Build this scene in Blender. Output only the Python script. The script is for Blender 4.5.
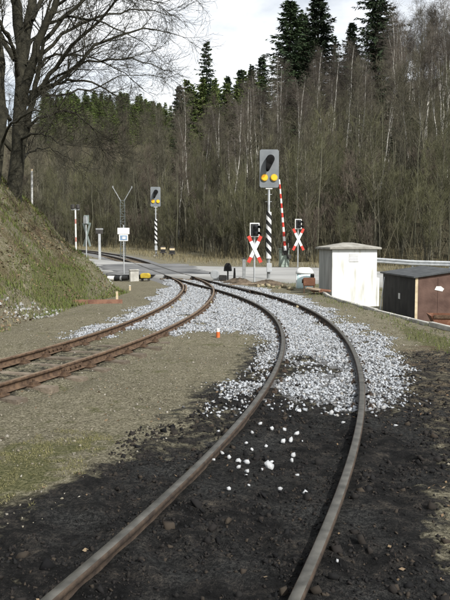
import bpy, math, random
import numpy as np
from mathutils import Vector

for o in list(bpy.data.objects):
    bpy.data.objects.remove(o)
scene = bpy.context.scene
COL = scene.collection
R = math.radians

# ---------------------------------------------------------------- camera
PW, PH, F_PX, HORIZON, CAM_H = 450.0, 600.0, 720.0, 243.0, 1.72
PITCH = math.atan((PH / 2 - HORIZON) / F_PX)
cam = bpy.data.cameras.new('camera')
cam.sensor_fit = 'VERTICAL'
cam.sensor_height = 24.0
cam.lens = F_PX / PH * 24.0
cam.clip_start, cam.clip_end = 0.05, 2000
cam_o = bpy.data.objects.new('camera', cam)
COL.objects.link(cam_o)
cam_o.location = (0, 0, CAM_H)
cam_o.rotation_euler = (R(90) - PITCH, 0, 0)
scene.camera = cam_o

# ---------------------------------------------------------------- sky, sun, exposure
SUN_EL, SUN_AZ = R(40), R(142)          # azimuth clockwise from +Y: behind the camera, to the right
world = bpy.data.worlds.new('World')
scene.world = world
world.use_nodes = True
nt = world.node_tree
nt.nodes.clear()
w_out = nt.nodes.new('ShaderNodeOutputWorld')
w_bg = nt.nodes.new('ShaderNodeBackground')
w_sky = nt.nodes.new('ShaderNodeTexSky')
w_sky.sky_type = 'NISHITA'
w_sky.sun_disc = False
w_sky.sun_elevation = SUN_EL
w_sky.sun_rotation = SUN_AZ
w_sky.air_density, w_sky.dust_density = 1.0, 1.5
w_tc = nt.nodes.new('ShaderNodeTexCoord')
w_map = nt.nodes.new('ShaderNodeMapping')
w_map.inputs['Scale'].default_value = (1.6, 1.6, 3.4)
w_noise = nt.nodes.new('ShaderNodeTexNoise')
w_noise.inputs['Scale'].default_value = 2.2
w_noise.inputs['Detail'].default_value = 7
w_noise.inputs['Roughness'].default_value = 0.55
w_ramp = nt.nodes.new('ShaderNodeValToRGB')
w_ramp.color_ramp.elements[0].position = 0.36
w_ramp.color_ramp.elements[0].color = (.26, .26, .26, 1)
w_ramp.color_ramp.elements[1].position = 0.62
w_ramp.color_ramp.elements[1].color = (1, 1, 1, 1)
w_mix = nt.nodes.new('ShaderNodeMixRGB')
w_mix.inputs[2].default_value = (13.6, 13.9, 14.2, 1)      # cloud radiance before the strength below
nt.links.new(w_tc.outputs['Generated'], w_map.inputs['Vector'])
nt.links.new(w_map.outputs['Vector'], w_noise.inputs['Vector'])
nt.links.new(w_noise.outputs['Fac'], w_ramp.inputs['Fac'])
nt.links.new(w_ramp.outputs['Color'], w_mix.inputs[0])
nt.links.new(w_sky.outputs['Color'], w_mix.inputs[1])
nt.links.new(w_mix.outputs['Color'], w_bg.inputs['Color'])
w_bg.inputs['Strength'].default_value = 0.07
nt.links.new(w_bg.outputs['Background'], w_out.inputs['Surface'])

sun = bpy.data.lights.new('sun', 'SUN')
sun.energy = 4.3
sun.angle = R(0.6)
sun.color = (1.0, 0.97, 0.92)
sun_o = bpy.data.objects.new('sun', sun)
COL.objects.link(sun_o)
to_sun = Vector((math.sin(SUN_AZ) * math.cos(SUN_EL), math.cos(SUN_AZ) * math.cos(SUN_EL), math.sin(SUN_EL)))
sun_o.rotation_euler = to_sun.to_track_quat('Z', 'Y').to_euler()
sun_o.location = (20, -30, 40)

scene.view_settings.view_transform = 'Standard'
scene.view_settings.look = 'None'
scene.view_settings.exposure = 0.45
scene.view_settings.gamma = 1
scene.view_settings.use_curve_mapping = False

# ---------------------------------------------------------------- helpers
def tag(o, label=None, cat=None, group=None, kind=None):
    if label: o['label'] = label
    if cat: o['category'] = cat
    if group: o['group'] = group
    if kind: o['kind'] = kind
    return o

def empty(name, loc, rz=0, label=None, cat=None, group=None):
    o = bpy.data.objects.new(name, None)
    COL.objects.link(o)
    o.empty_display_size = .2
    o.location = loc
    o.rotation_euler = (0, 0, rz)
    return tag(o, label, cat, group)

def link(name, me, mats=None, parent=None, loc=None):
    if mats is not None and not me.materials:
        for m in (mats if isinstance(mats, (list, tuple)) else [mats]):
            me.materials.append(m)
    o = bpy.data.objects.new(name, me)
    COL.objects.link(o)
    if parent: o.parent = parent
    if loc is not None: o.location = loc
    return o

def np_mesh(name, V, F, smooth=False, midx=None):
    V = np.ascontiguousarray(V, dtype=np.float32)
    F = np.ascontiguousarray(F, dtype=np.int32)
    me = bpy.data.meshes.new(name)
    k = F.shape[1]
    me.vertices.add(len(V)); me.vertices.foreach_set('co', V.ravel())
    me.loops.add(F.size); me.loops.foreach_set('vertex_index', F.ravel())
    me.polygons.add(len(F)); me.polygons.foreach_set('loop_start', np.arange(0, F.size, k, dtype=np.int32))
    if smooth: me.polygons.foreach_set('use_smooth', np.ones(len(F), dtype=bool))
    if midx is not None: me.polygons.foreach_set('material_index', np.asarray(midx, dtype=np.int32))
    me.update(calc_edges=True)
    return me

class MB:
    def __init__(s): s.v, s.f = [], []
    def box(s, x0, x1, y0, y1, z0, z1, M=None):
        b = len(s.v)
        P = [(x, y, z) for z in (z0, z1) for y in (y0, y1) for x in (x0, x1)]
        if M: P = [M(p) for p in P]
        s.v += P
        s.f += [tuple(b + i for i in q) for q in ((0, 2, 3, 1), (4, 5, 7, 6), (0, 1, 5, 4), (2, 6, 7, 3), (0, 4, 6, 2), (1, 3, 7, 5))]
        return s
    def tube(s, pts, rad, n=10, cap=True):
        pts = [Vector(p) for p in pts]
        if not isinstance(rad, (list, tuple)): rad = [rad] * len(pts)
        b = len(s.v)
        for i, p in enumerate(pts):
            t = (pts[min(i + 1, len(pts) - 1)] - pts[max(i - 1, 0)]).normalized()
            a = Vector((0, 0, 1)) if abs(t.z) < .9 else Vector((1, 0, 0))
            u = t.cross(a).normalized(); w = t.cross(u)
            for k in range(n):
                q = 2 * math.pi * k / n
                s.v.append(tuple(p + (u * math.cos(q) + w * math.sin(q)) * rad[i]))
        for i in range(len(pts) - 1):
            for k in range(n):
                s.f.append((b + i * n + k, b + i * n + (k + 1) % n, b + (i + 1) * n + (k + 1) % n, b + (i + 1) * n + k))
        if cap:
            s.f.append(tuple(b + k for k in range(n))[::-1])
            s.f.append(tuple(b + (len(pts) - 1) * n + k for k in range(n)))
        return s
    def prism(s, poly, fn, d0, d1):
        """poly of 2D points, fn(u, v, d) -> xyz; extruded from d0 to d1"""
        b = len(s.v); n = len(poly)
        s.v += [tuple(fn(u, v, d0)) for u, v in poly] + [tuple(fn(u, v, d1)) for u, v in poly]
        s.f.append(tuple(b + k for k in range(n))); s.f.append(tuple(b + n + k for k in range(n))[::-1])
        for k in range(n): s.f.append((b + k, b + n + k, b + n + (k + 1) % n, b + (k + 1) % n))
        return s
    def build(s, name, m, parent=None, loc=None, smooth=False, bevel=0):
        me = bpy.data.meshes.new(name)
        me.from_pydata([tuple(p) for p in s.v], [], s.f)
        import bmesh
        bm = bmesh.new(); bm.from_mesh(me)
        bmesh.ops.recalc_face_normals(bm, faces=bm.faces)
        if bevel:
            bmesh.ops.bevel(bm, geom=bm.edges[:], offset=bevel, segments=2, affect='EDGES', clamp_overlap=True)
        bm.to_mesh(me); bm.free()
        if smooth:
            for p in me.polygons: p.use_smooth = True
        return link(name, me, m, parent, loc)

def front(u, v, d): return (u, d, v)        # a sheet in the XZ plane, d along Y

# ---- numpy value noise
_prm = np.random.RandomState(7).rand(256, 256)
def vnoise(x, y):
    xi = np.floor(x).astype(int); yi = np.floor(y).astype(int)
    fx = x - xi; fy = y - yi
    fx = fx * fx * (3 - 2 * fx); fy = fy * fy * (3 - 2 * fy)
    a = _prm[xi & 255, yi & 255]; b = _prm[(xi + 1) & 255, yi & 255]
    c = _prm[xi & 255, (yi + 1) & 255]; d = _prm[(xi + 1) & 255, (yi + 1) & 255]
    return (a * (1 - fx) + b * fx) * (1 - fy) + (c * (1 - fx) + d * fx) * fy
def fbm(x, y, s, o=4):
    t = 0; a = .5; n = 0
    for k in range(o):
        t = t + a * vnoise(x / s + 17.3 * k, y / s + 5.1 * k); n += a; a *= .5; s *= .5
    return t / n
def sstep(a, b, x):
    t = np.clip((x - a) / (b - a), 0, 1)
    return t * t * (3 - 2 * t)

def sdist(X, Y, poly):
    """distance to an open polyline, positive on its left side"""
    X = np.asarray(X, float); Y = np.asarray(Y, float)
    best = np.full(X.shape, 1e9); sgn = np.ones(X.shape)
    for (ax, ay), (bx, by) in zip(poly[:-1], poly[1:]):
        dx, dy = bx - ax, by - ay
        t = np.clip(((X - ax) * dx + (Y - ay) * dy) / (dx * dx + dy * dy), 0, 1)
        qx, qy = X - ax - t * dx, Y - ay - t * dy
        d = np.hypot(qx, qy)
        m = d < best
        best = np.where(m, d, best)
        sgn = np.where(m, np.sign(dx * (Y - ay) - dy * (X - ax)), sgn)
    return best * sgn
def pdist(X, Y, poly):
    """signed distance to a closed polygon, positive inside"""
    X = np.asarray(X, float); Y = np.asarray(Y, float)
    best = np.full(X.shape, 1e9); ins = np.zeros(X.shape, bool)
    n = len(poly)
    for i in range(n):
        (ax, ay), (bx, by) = poly[i], poly[(i + 1) % n]
        dx, dy = bx - ax, by - ay
        t = np.clip(((X - ax) * dx + (Y - ay) * dy) / (dx * dx + dy * dy + 1e-12), 0, 1)
        best = np.minimum(best, np.hypot(X - ax - t * dx, Y - ay - t * dy))
        if dy != 0:
            c = ((ay > Y) != (by > Y)) & (X < dx * (Y - ay) / dy + ax)
            ins ^= c
    return np.where(ins, best, -best)

# ---------------------------------------------------------------- terrain shape
def ramp(Y):
    t = np.clip(np.asarray(Y, float) - 28, 0, None)
    return 0.02 * t * t / (t + 6)
BANK_FOOT = [(-9, -30), (-6.5, -5), (-5.2, 8), (-4.45, 14.2), (-4.2, 19), (-3.5, 24.8), (-6.2, 33), (-9.2, 42), (-13.5, 52), (-19, 62), (-28, 74), (-45, 92), (-120, 150)]
HILL_FOOT = [(-150, 150), (-60, 118), (-40, 106), (-22, 95), (-12, 83), (-6, 72.5), (-2.5, 63.5), (-.5, 55), (4, 49.5), (9, 46.5), (16, 44.2), (30, 40), (60, 30), (140, 0)]
KERB = [(3.42, 26.0), (3.30, 22.6), (3.75, 18.4), (4.5, 14.1), (5.4, 9.5), (6.6, 4)]
ROAD_C = [(70, 18.5), (40, 26.5), (20, 31.8), (8, 35.2), (2.8, 37.0), (-2.2, 39.2), (-6.0, 42.5), (-9.3, 47.5), (-13.2, 54.5), (-18.5, 63.5), (-27, 75.5), (-42, 92)]
ROAD_W = [5.0, 5.0, 5.2, 5.4, 5.2, 4.2, 3.2, 2.8, 2.6, 2.6, 2.6, 2.6]

# track centre lines: start, heading, curvature knots
def integ(x, y, th, knots, kap, L, ds=.1):
    s = np.arange(0, L, ds); k = np.interp(s, knots, kap)
    t = th + np.concatenate([[0], np.cumsum(k[:-1] * ds)])
    xs = x + np.concatenate([[0], np.cumsum(np.sin(t[:-1]) * ds)])
    ys = y + np.concatenate([[0], np.cumsum(np.cos(t[:-1]) * ds)])
    return xs, ys, t
A_f = integ(-0.4956, 2.3976, 0.3395, [0, 4, 8, 12, 16, 20, 26, 32, 40, 50, 70, 100],
            [-0.0258, -0.0294, -0.0256, -0.0259, -0.0294, -0.019, -0.004, 0.0038, 0.0027, -0.0062, -0.0084, -0.0084], 95)
A_b = integ(-0.4956, 2.3976, 0.3395 + math.pi, [0, 8], [0.024, 0.02], 7)
A = tuple(np.concatenate([b[:0:-1] - (math.pi if i == 2 else 0), f]) for i, (b, f) in enumerate(zip(A_b, A_f)))
_i = 340
B = integ(A_f[0][_i], A_f[1][_i], A_f[2][_i] + math.pi, [0, 3, 6, 9, 12, 16, 20, 24, 30, 36],
          [0.0103, 0.0179, 0.0268, 0.0245, 0.0156, 0.0134, 0.0234, 0.0326, 0.0331, 0.0331], 46)
A_LINE = list(zip(A[0][::8], A[1][::8])); B_LINE = list(zip(B[0][::8], B[1][::8]))

def base_z(X, Y):
    """large-scale ground level, no small relief"""
    X = np.asarray(X, float); Y = np.asarray(Y, float)
    z = ramp(np.minimum(Y, 120))
    d = sdist(X, Y, BANK_FOOT)
    dd = np.clip(d + (fbm(X, Y, 3.0, 3) - .5) * 1.2 * sstep(.1, 1.5, d), 0, None)
    bank = np.where(dd < 4.4, 1.12 * dd * dd / (dd + .4), 0) + np.where(dd >= 4.4, 1.12 * 4.4 ** 2 / 4.8 + .3 * (dd - 4.4), 0)
    bank = np.where(bank > 8, 8 + 30 * (1 - np.exp(-(bank - 8) / 30)), bank)
    # the bank drops behind its nose where the road runs along its foot
    z = z + bank
    h = np.clip(sdist(X, Y, HILL_FOOT), 0, None)
    hill = .37 * h * h / (h + 7)
    hill = hill * (1 + .45 * sstep(8, 38, X) * sstep(60, 90, Y))
    hill = hill * (1 + .30 * sstep(150, 230, Y) * sstep(-8, -50, X))
    hill = 75 * (1 - np.exp(-hill / 75))
    z = z + hill
    k = sdist(X, Y, KERB)
    z = z - .45 * sstep(.05, .7, k) * sstep(30.5, 27.5, Y) * sstep(3, 6, Y + 3)
    z = z - .36 * sstep(5, 13, X) * sstep(52, 44, Y) * sstep(24, 28, Y)
    return z
def hz(x, y): return float(base_z(np.array([x]), np.array([y]))[0])

def ray(px, py):
    u = (px - PW / 2) / F_PX; v = -(py - PH / 2) / F_PX
    return np.array([u, math.cos(PITCH) + v * math.sin(PITCH), -math.sin(PITCH) + v * math.cos(PITCH)])
def gp(px, py, z=0.0):
    """ground point under a photo pixel on the (gently ramped) yard"""
    d = ray(px, py); t = np.arange(1, 400, .02)
    i = np.argmax(CAM_H + d[2] * t <= z + ramp(d[1] * t))
    return (float(d[0] * t[i]), float(d[1] * t[i]))
def at(px, py, Y):
    d = ray(px, py) * (Y / ray(px, py)[1])
    return (float(d[0]), float(d[1]), CAM_H + float(d[2]))
def gpoly(l): return [gp(*q) for q in l]

# ---------------------------------------------------------------- materials
def new_mat(name):
    m = bpy.data.materials.new(name); m.use_nodes = True
    n = m.node_tree; b = n.nodes['Principled BSDF']
    return m, n, b
def mat(name, c1, c2=None, scale=6, rough=.8, metal=0, bump=0, bscale=None, rnd=0, coord='Object', detail=6, lo=.35, hi=.65, spec=.3, c3=None, stretch=None):
    """two-tone noise material with optional per-object brightness variation and bump"""
    m, n, b = new_mat(name)
    b.inputs['Roughness'].default_value = rough
    b.inputs['Metallic'].default_value = metal
    b.inputs['Specular IOR Level'].default_value = spec
    tc = n.nodes.new('ShaderNodeTexCoord'); co = tc.outputs[coord]
    if stretch:
        mp = n.nodes.new('ShaderNodeMapping'); mp.inputs['Scale'].default_value = stretch
        n.links.new(co, mp.inputs['Vector']); co = mp.outputs['Vector']
    no = n.nodes.new('ShaderNodeTexNoise'); no.inputs['Scale'].default_value = scale; no.inputs['Detail'].default_value = detail
    n.links.new(co, no.inputs['Vector'])
    rp = n.nodes.new('ShaderNodeValToRGB')
    rp.color_ramp.elements[0].position = lo; rp.color_ramp.elements[1].position = hi
    rp.color_ramp.elements[0].color = (*c1, 1); rp.color_ramp.elements[1].color = (*(c2 or c1), 1)
    if c3:
        e = rp.color_ramp.elements.new((lo + hi) / 2 + .1); e.color = (*c3, 1)
    n.links.new(no.outputs['Fac'], rp.inputs['Fac'])
    out = rp.outputs['Color']
    if rnd:
        oi = n.nodes.new('ShaderNodeObjectInfo')
        mr = n.nodes.new('ShaderNodeMapRange'); mr.inputs['To Min'].default_value = 1 - rnd; mr.inputs['To Max'].default_value = 1 + rnd
        n.links.new(oi.outputs['Random'], mr.inputs['Value'])
        mx = n.nodes.new('ShaderNodeMixRGB'); mx.blend_type = 'MULTIPLY'; mx.inputs[0].default_value = 1
        n.links.new(out, mx.inputs[1]); n.links.new(mr.outputs['Result'], mx.inputs[2]); out = mx.outputs['Color']
    n.links.new(out, b.inputs['Base Color'])
    if bump:
        nb = n.nodes.new('ShaderNodeTexNoise'); nb.inputs['Scale'].default_value = bscale or scale * 4; nb.inputs['Detail'].default_value = 5
        n.links.new(co, nb.inputs['Vector'])
        bp = n.nodes.new('ShaderNodeBump'); bp.inputs['Strength'].default_value = bump; bp.inputs['Distance'].default_value = .02
        n.links.new(nb.outputs['Fac'], bp.inputs['Height']); n.links.new(bp.outputs['Normal'], b.inputs['Normal'])
    return m
def island_mat(name, cols, rough=.9, spec=.2):
    """colour picked per loose piece (stones, blades) from a ramp"""
    m, n, b = new_mat(name)
    g = n.nodes.new('ShaderNodeNewGeometry'); rp = n.nodes.new('ShaderNodeValToRGB')
    cr = rp.color_ramp
    while len(cr.elements) < len(cols): cr.elements.new(.5)
    for i, c in enumerate(cols):
        cr.elements[i].position = i / max(1, len(cols) - 1); cr.elements[i].color = (*c, 1)
    n.links.new(g.outputs['Random Per Island'], rp.inputs['Fac'])
    n.links.new(rp.outputs['Color'], b.inputs['Base Color'])
    b.inputs['Roughness'].default_value = rough; b.inputs['Specular IOR Level'].default_value = spec
    return m

M = {}
M['rust'] = mat('rust', (.050, .031, .020), (.120, .077, .047), 14, .9, 0, .4, 60)
M['rust_dark'] = mat('rust_dark', (.030, .022, .017), (.062, .044, .031), 14, .85, 0, .3, 60)
M['rust_flat'] = mat('rust_flat', (.12, .055, .032), (.22, .115, .07), 5, .9, 0, .5, 30, c3=(.16, .075, .045))
M['head_worn'] = mat('head_worn', (.060, .058, .050), (.13, .124, .108), 9, .42, .45, .1, 40)
M['head_rusty'] = mat('head_rusty', (.11, .075, .048), (.23, .17, .115), 8, .6, .25, .15, 40)
M['sleeper'] = mat('sleeper', (.075, .058, .042), (.17, .14, .105), 5, .95, 0, .6, 30, rnd=.3)
M['steel_grey'] = mat('steel_grey', (.20, .21, .21), (.30, .31, .31), 7, .55, .3, .1, 30)
M['galv'] = mat('galv', (.40, .42, .43), (.55, .57, .58), 5, .45, .5, .1, 30)
M['board_grey'] = mat('board_grey', (.145, .16, .17), (.185, .20, .21), 3, .6)
M['white_paint'] = mat('white_paint', (.62, .62, .59), (.80, .80, .78), 5, .6, 0, .05, 40)
M['black_paint'] = mat('black_paint', (.012, .012, .013), (.022, .022, .022), 6, .5)
M['matt_black'] = mat('matt_black', (.006, .006, .006), (.010, .010, .010), 6, .95, spec=.1)
M['red_paint'] = mat('red_paint', (.42, .035, .025), (.56, .06, .04), 6, .5)
M['faded_red'] = mat('faded_red', (.36, .16, .13), (.46, .22, .19), 6, .6)
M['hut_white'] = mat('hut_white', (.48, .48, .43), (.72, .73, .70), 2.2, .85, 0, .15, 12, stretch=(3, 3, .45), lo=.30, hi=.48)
M['hut_shaded'] = mat('hut_shaded', (.27, .28, .26), (.42, .43, .41), 2.2, .9, 0, .2, 12, stretch=(3, 3, .45))  # darker copy of the front wall white, side shade put into the colour
M['roof_slab'] = mat('roof_slab', (.20, .19, .165), (.33, .32, .285), 4, .95, 0, .5, 30)
M['vent'] = mat('vent', (.55, .56, .55), (.66, .66, .65), 8, .7)
M['tar'] = mat('tar', (.012, .012, .012), (.028, .027, .026), 3, .8, 0, .3, 20)
M['tar_roof'] = mat('tar_roof', (.035, .038, .04), (.075, .08, .082), 4, .7, 0, .4, 30)
M['brown_board'] = mat('brown_board', (.070, .040, .031), (.120, .073, .057), 3, .8, 0, .3, 20)
M['concrete'] = mat('concrete', (.30, .29, .26), (.45, .44, .40), 5, .95, 0, .5, 40, rnd=.12)
M['green_box'] = mat('green_box', (.20, .25, .21), (.28, .33, .29), 5, .7)
M['pale_blue'] = mat('pale_blue', (.60, .78, .79), (.72, .86, .86), 4, .5)
M['tank_white'] = mat('tank_white', (.66, .68, .67), (.78, .79, .78), 4, .5)
M['wood_old'] = mat('wood_old', (.16, .12, .085), (.30, .24, .175), 8, .95, 0, .6, 40)
M['wood_pale'] = mat('wood_pale', (.42, .34, .22), (.58, .49, .34), 8, .9, 0, .3, 40)
M['plank_red'] = mat('plank_red', (.13, .065, .045), (.22, .12, .08), 6, .95, 0, .5, 40)
M['yellow_paint'] = mat('yellow_paint', (.40, .29, .03), (.52, .39, .06), 6, .55)
M['blue_plate'] = mat('blue_plate', (.16, .25, .36), (.22, .31, .42), 6, .5)
M['orange'] = mat('orange', (.46, .11, .03), (.56, .16, .05), 10, .6)
M['sign_back'] = mat('sign_back', (.24, .29, .27), (.32, .37, .35), 6, .6, .2)
M['dark_metal'] = mat('dark_metal', (.03, .03, .03), (.06, .055, .05), 8, .6, .3)
M['lattice'] = mat('lattice', (.08, .092, .09), (.14, .155, .15), 8, .6, .3)
M['asphalt'] = mat('asphalt', (.085, .087, .088), (.17, .17, .168), .9, .92, 0, .3, 60)
M['asphalt_pale'] = mat('asphalt_pale', (.235, .235, .225), (.32, .318, .305), .35, .9, 0, .25, 60)
M['groove_shade'] = mat('groove_shade', (.012, .011, .01), (.03, .026, .022), 6, .9)  # near-black colour standing for the shade inside the flangeways
mm, n_, b_ = new_mat('lamp_yellow'); M['lamp_yellow'] = mm
b_.inputs['Base Color'].default_value = (.75, .34, .012, 1); b_.inputs['Emission Color'].default_value = (1, .45, .02, 1); b_.inputs['Emission Strength'].default_value = .35
b_.inputs['Roughness'].default_value = .35
mm, n_, b_ = new_mat('lamp_off'); M['lamp_off'] = mm
b_.inputs['Base Color'].default_value = (.02, .02, .02, 1); b_.inputs['Roughness'].default_value = .15
# vegetation
M['bark'] = mat('bark', (.055, .052, .038), (.125, .118, .086), 5, .95, 0, .6, 30, rnd=.35)
M['bark_big'] = mat('bark_big', (.015, .0145, .010), (.044, .041, .028), 5, .95, 0, .9, 26)
M['twig'] = mat('twig', (.060, .055, .038), (.108, .099, .068), .8, .95, rnd=.35)
M['twig_green'] = mat('twig_green', (.074, .074, .040), (.128, .125, .068), .8, .95, rnd=.3)
M['twig_red'] = mat('twig_red', (.078, .064, .050), (.130, .106, .082), .8, .95, rnd=.3)
M['twig_birch'] = mat('twig_birch', (.070, .060, .048), (.120, .104, .084), .8, .95, rnd=.3)
M['twig_big'] = mat('twig_big', (.030, .028, .019), (.055, .051, .035), .8, .95)
M['birch'] = mat('birch', (.26, .25, .22), (.52, .50, .45), 3, .85, 0, .2, 20, rnd=.2, lo=.36, hi=.5)
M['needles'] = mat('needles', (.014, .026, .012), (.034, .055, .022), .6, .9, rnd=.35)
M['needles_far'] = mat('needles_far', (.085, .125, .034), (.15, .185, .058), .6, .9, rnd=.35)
M['spruce_bark'] = mat('spruce_bark', (.06, .048, .036), (.11, .09, .07), 5, .95)
M['dry_grass'] = island_mat('dry_grass', [(.15, .125, .068), (.21, .178, .105), (.12, .108, .052), (.25, .215, .135)])
M['grass'] = island_mat('grass', [(.050, .080, .016), (.085, .115, .026), (.13, .135, .042), (.065, .10, .020)])
M['moss_grass'] = island_mat('moss_grass', [(.10, .10, .038), (.16, .148, .065), (.22, .195, .10), (.085, .09, .03)])
M['brush'] = island_mat('brush', [(.045, .042, .028), (.078, .074, .048), (.12, .11, .074), (.06, .058, .035)])
M['sapling'] = island_mat('sapling', [(.05, .052, .034), (.09, .09, .06), (.16, .155, .11), (.06, .062, .036), (.11, .105, .08)])
M['leaf_litter'] = island_mat('leaf_litter', [(.12, .078, .046), (.18, .13, .078), (.07, .046, .03), (.24, .185, .12)])
M['ballast'] = island_mat('ballast', [(.20, .213, .228), (.31, .328, .348), (.42, .438, .46), (.25, .265, .28), (.09, .09, .088), (.36, .378, .398), (.23, .215, .19)], .9)
M['white_stone'] = mat('white_stone', (.30, .31, .32), (.44, .45, .455), 9, .9, 0, .4, 40, rnd=.12)
M['clod'] = island_mat('clod', [(.006, .006, .0065), (.012, .012, .012), (.022, .019, .017), (.009, .009, .0095), (.045, .036, .027)], .9, .15)
M['pebble'] = island_mat('pebble', [(.14, .125, .09), (.22, .20, .155), (.09, .08, .06), (.30, .28, .24)])
M['rubble'] = island_mat('rubble', [(.20, .20, .19), (.33, .33, .32), (.14, .13, .115), (.43, .43, .42)])

# ground: masks from vertex attributes, broken up by noise
m, n, b = new_mat('ground'); M['ground'] = m
N = n.nodes; Lk = n.links
geo = N.new('ShaderNodeNewGeometry')
def noise(scale, detail=6, rough=.6):
    q = N.new('ShaderNodeTexNoise'); q.inputs['Scale'].default_value = scale; q.inputs['Detail'].default_value = detail
    q.inputs['Roughness'].default_value = rough
    Lk.new(geo.outputs['Position'], q.inputs['Vector']); return q.outputs['Fac']
def cramp(fac, stops):
    q = N.new('ShaderNodeValToRGB')
    while len(q.color_ramp.elements) < len(stops): q.color_ramp.elements.new(.5)
    for e, (p, c) in zip(q.color_ramp.elements, stops):
        e.position = p; e.color = (*c, 1) if isinstance(c, tuple) else (c, c, c, 1)
    Lk.new(fac, q.inputs['Fac']); return q.outputs['Color']
def math_(op, a, bb):
    q = N.new('ShaderNodeMath'); q.operation = op
    for i, v in enumerate((a, bb)):
        if isinstance(v, (int, float)): q.inputs[i].default_value = v
        else: Lk.new(v, q.inputs[i])
    return q.outputs[0]
def mixc(f, a, bb):
    q = N.new('ShaderNodeMixRGB'); Lk.new(f, q.inputs[0]); Lk.new(a, q.inputs[1]); Lk.new(bb, q.inputs[2]); return q.outputs[0]
def mask(attr, ch, nz, k=.9, a=.42, bq=.62):
    at_ = N.new('ShaderNodeAttribute'); at_.attribute_name = attr
    sp = N.new('ShaderNodeSeparateColor'); Lk.new(at_.outputs['Color'], sp.inputs[0])
    v = math_('ADD', sp.outputs[ch], math_('MULTIPLY', math_('SUBTRACT', nz, .5), k))
    return cramp(v, [(a, 0.), (bq, 1.)])
n0 = noise(.45, 6)
n1, n2, n3, n4 = noise(1.3, 8), noise(7, 8), noise(38, 6, .7), noise(120, 3, .7)
fine = math_('ADD', math_('MULTIPLY', n3, .6), math_('MULTIPLY', n4, .4))
dirt = mixc(cramp(n2, [(.35, 0.), (.68, 1.)]), cramp(fine, [(.41, (.066, .058, .037)), (.5, (.185, .167, .113)), (.59, (.37, .34, .25))]),
            cramp(fine, [(.41, (.046, .041, .027)), (.5, (.130, .118, .078)), (.59, (.26, .24, .165))]))
moss = cramp(fine, [(.41, (.036, .040, .016)), (.50, (.095, .096, .042)), (.60, (.20, .185, .10))])
coal = cramp(math_('ADD', math_('MULTIPLY', n2, .45), math_('MULTIPLY', fine, .55)), [(.41, (.003, .003, .003)), (.50, (.011, .0108, .0105)), (.56, (.030, .027, .024)), (.66, (.095, .082, .064))])
litter = cramp(fine, [(.41, (.030, .022, .015)), (.5, (.090, .066, .042)), (.60, (.19, .145, .095))])
stone = cramp(fine, [(.36, (.05, .05, .048)), (.5, (.16, .16, .16)), (.66, (.34, .345, .35))])
forest = cramp(fine, [(.36, (.034, .030, .019)), (.52, (.068, .060, .038)), (.66, (.115, .102, .066))])
dirt = mixc(cramp(n0, [(.42, 0.), (.60, .55)]), dirt, cramp(fine, [(.41, (.050, .044, .030)), (.5, (.125, .113, .075)), (.59, (.25, .23, .17))]))
c = mixc(mask('zone', 'Green', math_('ADD', math_('MULTIPLY', n1, .5), math_('MULTIPLY', n2, .5)), 2.2, .40, .66), dirt, moss)
c = mixc(mask('zone2', 'Red', n1, .8), c, litter)
c = mixc(mask('zone2', 'Green', n2, .3), c, forest)
coal = mixc(cramp(n1, [(.46, 0.), (.62, .8)]), coal, cramp(fine, [(.42, (.008, .0083, .0083)), (.50, (.026, .027, .0265)), (.60, (.072, .071, .066))]))
c = mixc(mask('zone', 'Red', n2, 1.3, .36, .66), c, coal)
c = mixc(mask('zone', 'Blue', n2, .7), c, stone)
Lk.new(c, b.inputs['Base Color'])
b.inputs['Roughness'].default_value = .96; b.inputs['Specular IOR Level'].default_value = .12
bp = N.new('ShaderNodeBump'); bp.inputs['Strength'].default_value = 1.0; bp.inputs['Distance'].default_value = .045
Lk.new(fine, bp.inputs['Height']); Lk.new(bp.outputs['Normal'], b.inputs['Normal'])

# ---------------------------------------------------------------- zones of the yard
COAL = gpoly([(-80, 640), (-60, 560), (0, 534), (60, 496), (112, 461), (172, 428), (208, 394), (232, 378), (262, 366), (285, 395), (375, 408), (384, 372), (430, 352), (470, 352), (520, 400), (470, 470), (520, 640)])
COAL = [(-1.7, -8)] + COAL + [(1.6, -8)]
BAL_A = gpoly([(206, 414), (232, 384), (258, 368), (262, 345), (246, 328), (214, 333), (188, 322), (206, 306), (196, 290), (183, 282), (176, 275), (205, 279), (255, 288), (300, 298), (330, 311), (374, 336), (402, 366), (413, 402), (388, 414), (362, 418), (300, 416), (240, 418)])
BAL_B = gpoly([(62, 339), (100, 326), (132, 314), (158, 297), (168, 287), (158, 279), (146, 274), (172, 274), (190, 281), (214, 292), (216, 308), (206, 326), (178, 336), (156, 335), (140, 331), (100, 337)])
MOSS = gpoly([(-60, 470), (0, 440), (70, 436), (110, 445), (95, 470), (40, 500), (-20, 540), (-80, 600)])
GRASS_R = gpoly([(395, 322), (470, 345), (520, 380), (440, 352), (405, 338)])
GRASS_L = gpoly([(28, 304), (60, 296), (90, 294), (88, 302), (60, 311), (30, 313)])
STRIP = [(-5.6, 14.2), (-5.0, 15.0), (-4.75, 17.2), (-4.25, 18.4), (-4.0, 18.2), (-4.3, 16.4), (-4.9, 14.6), (-5.3, 13.6)]

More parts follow.
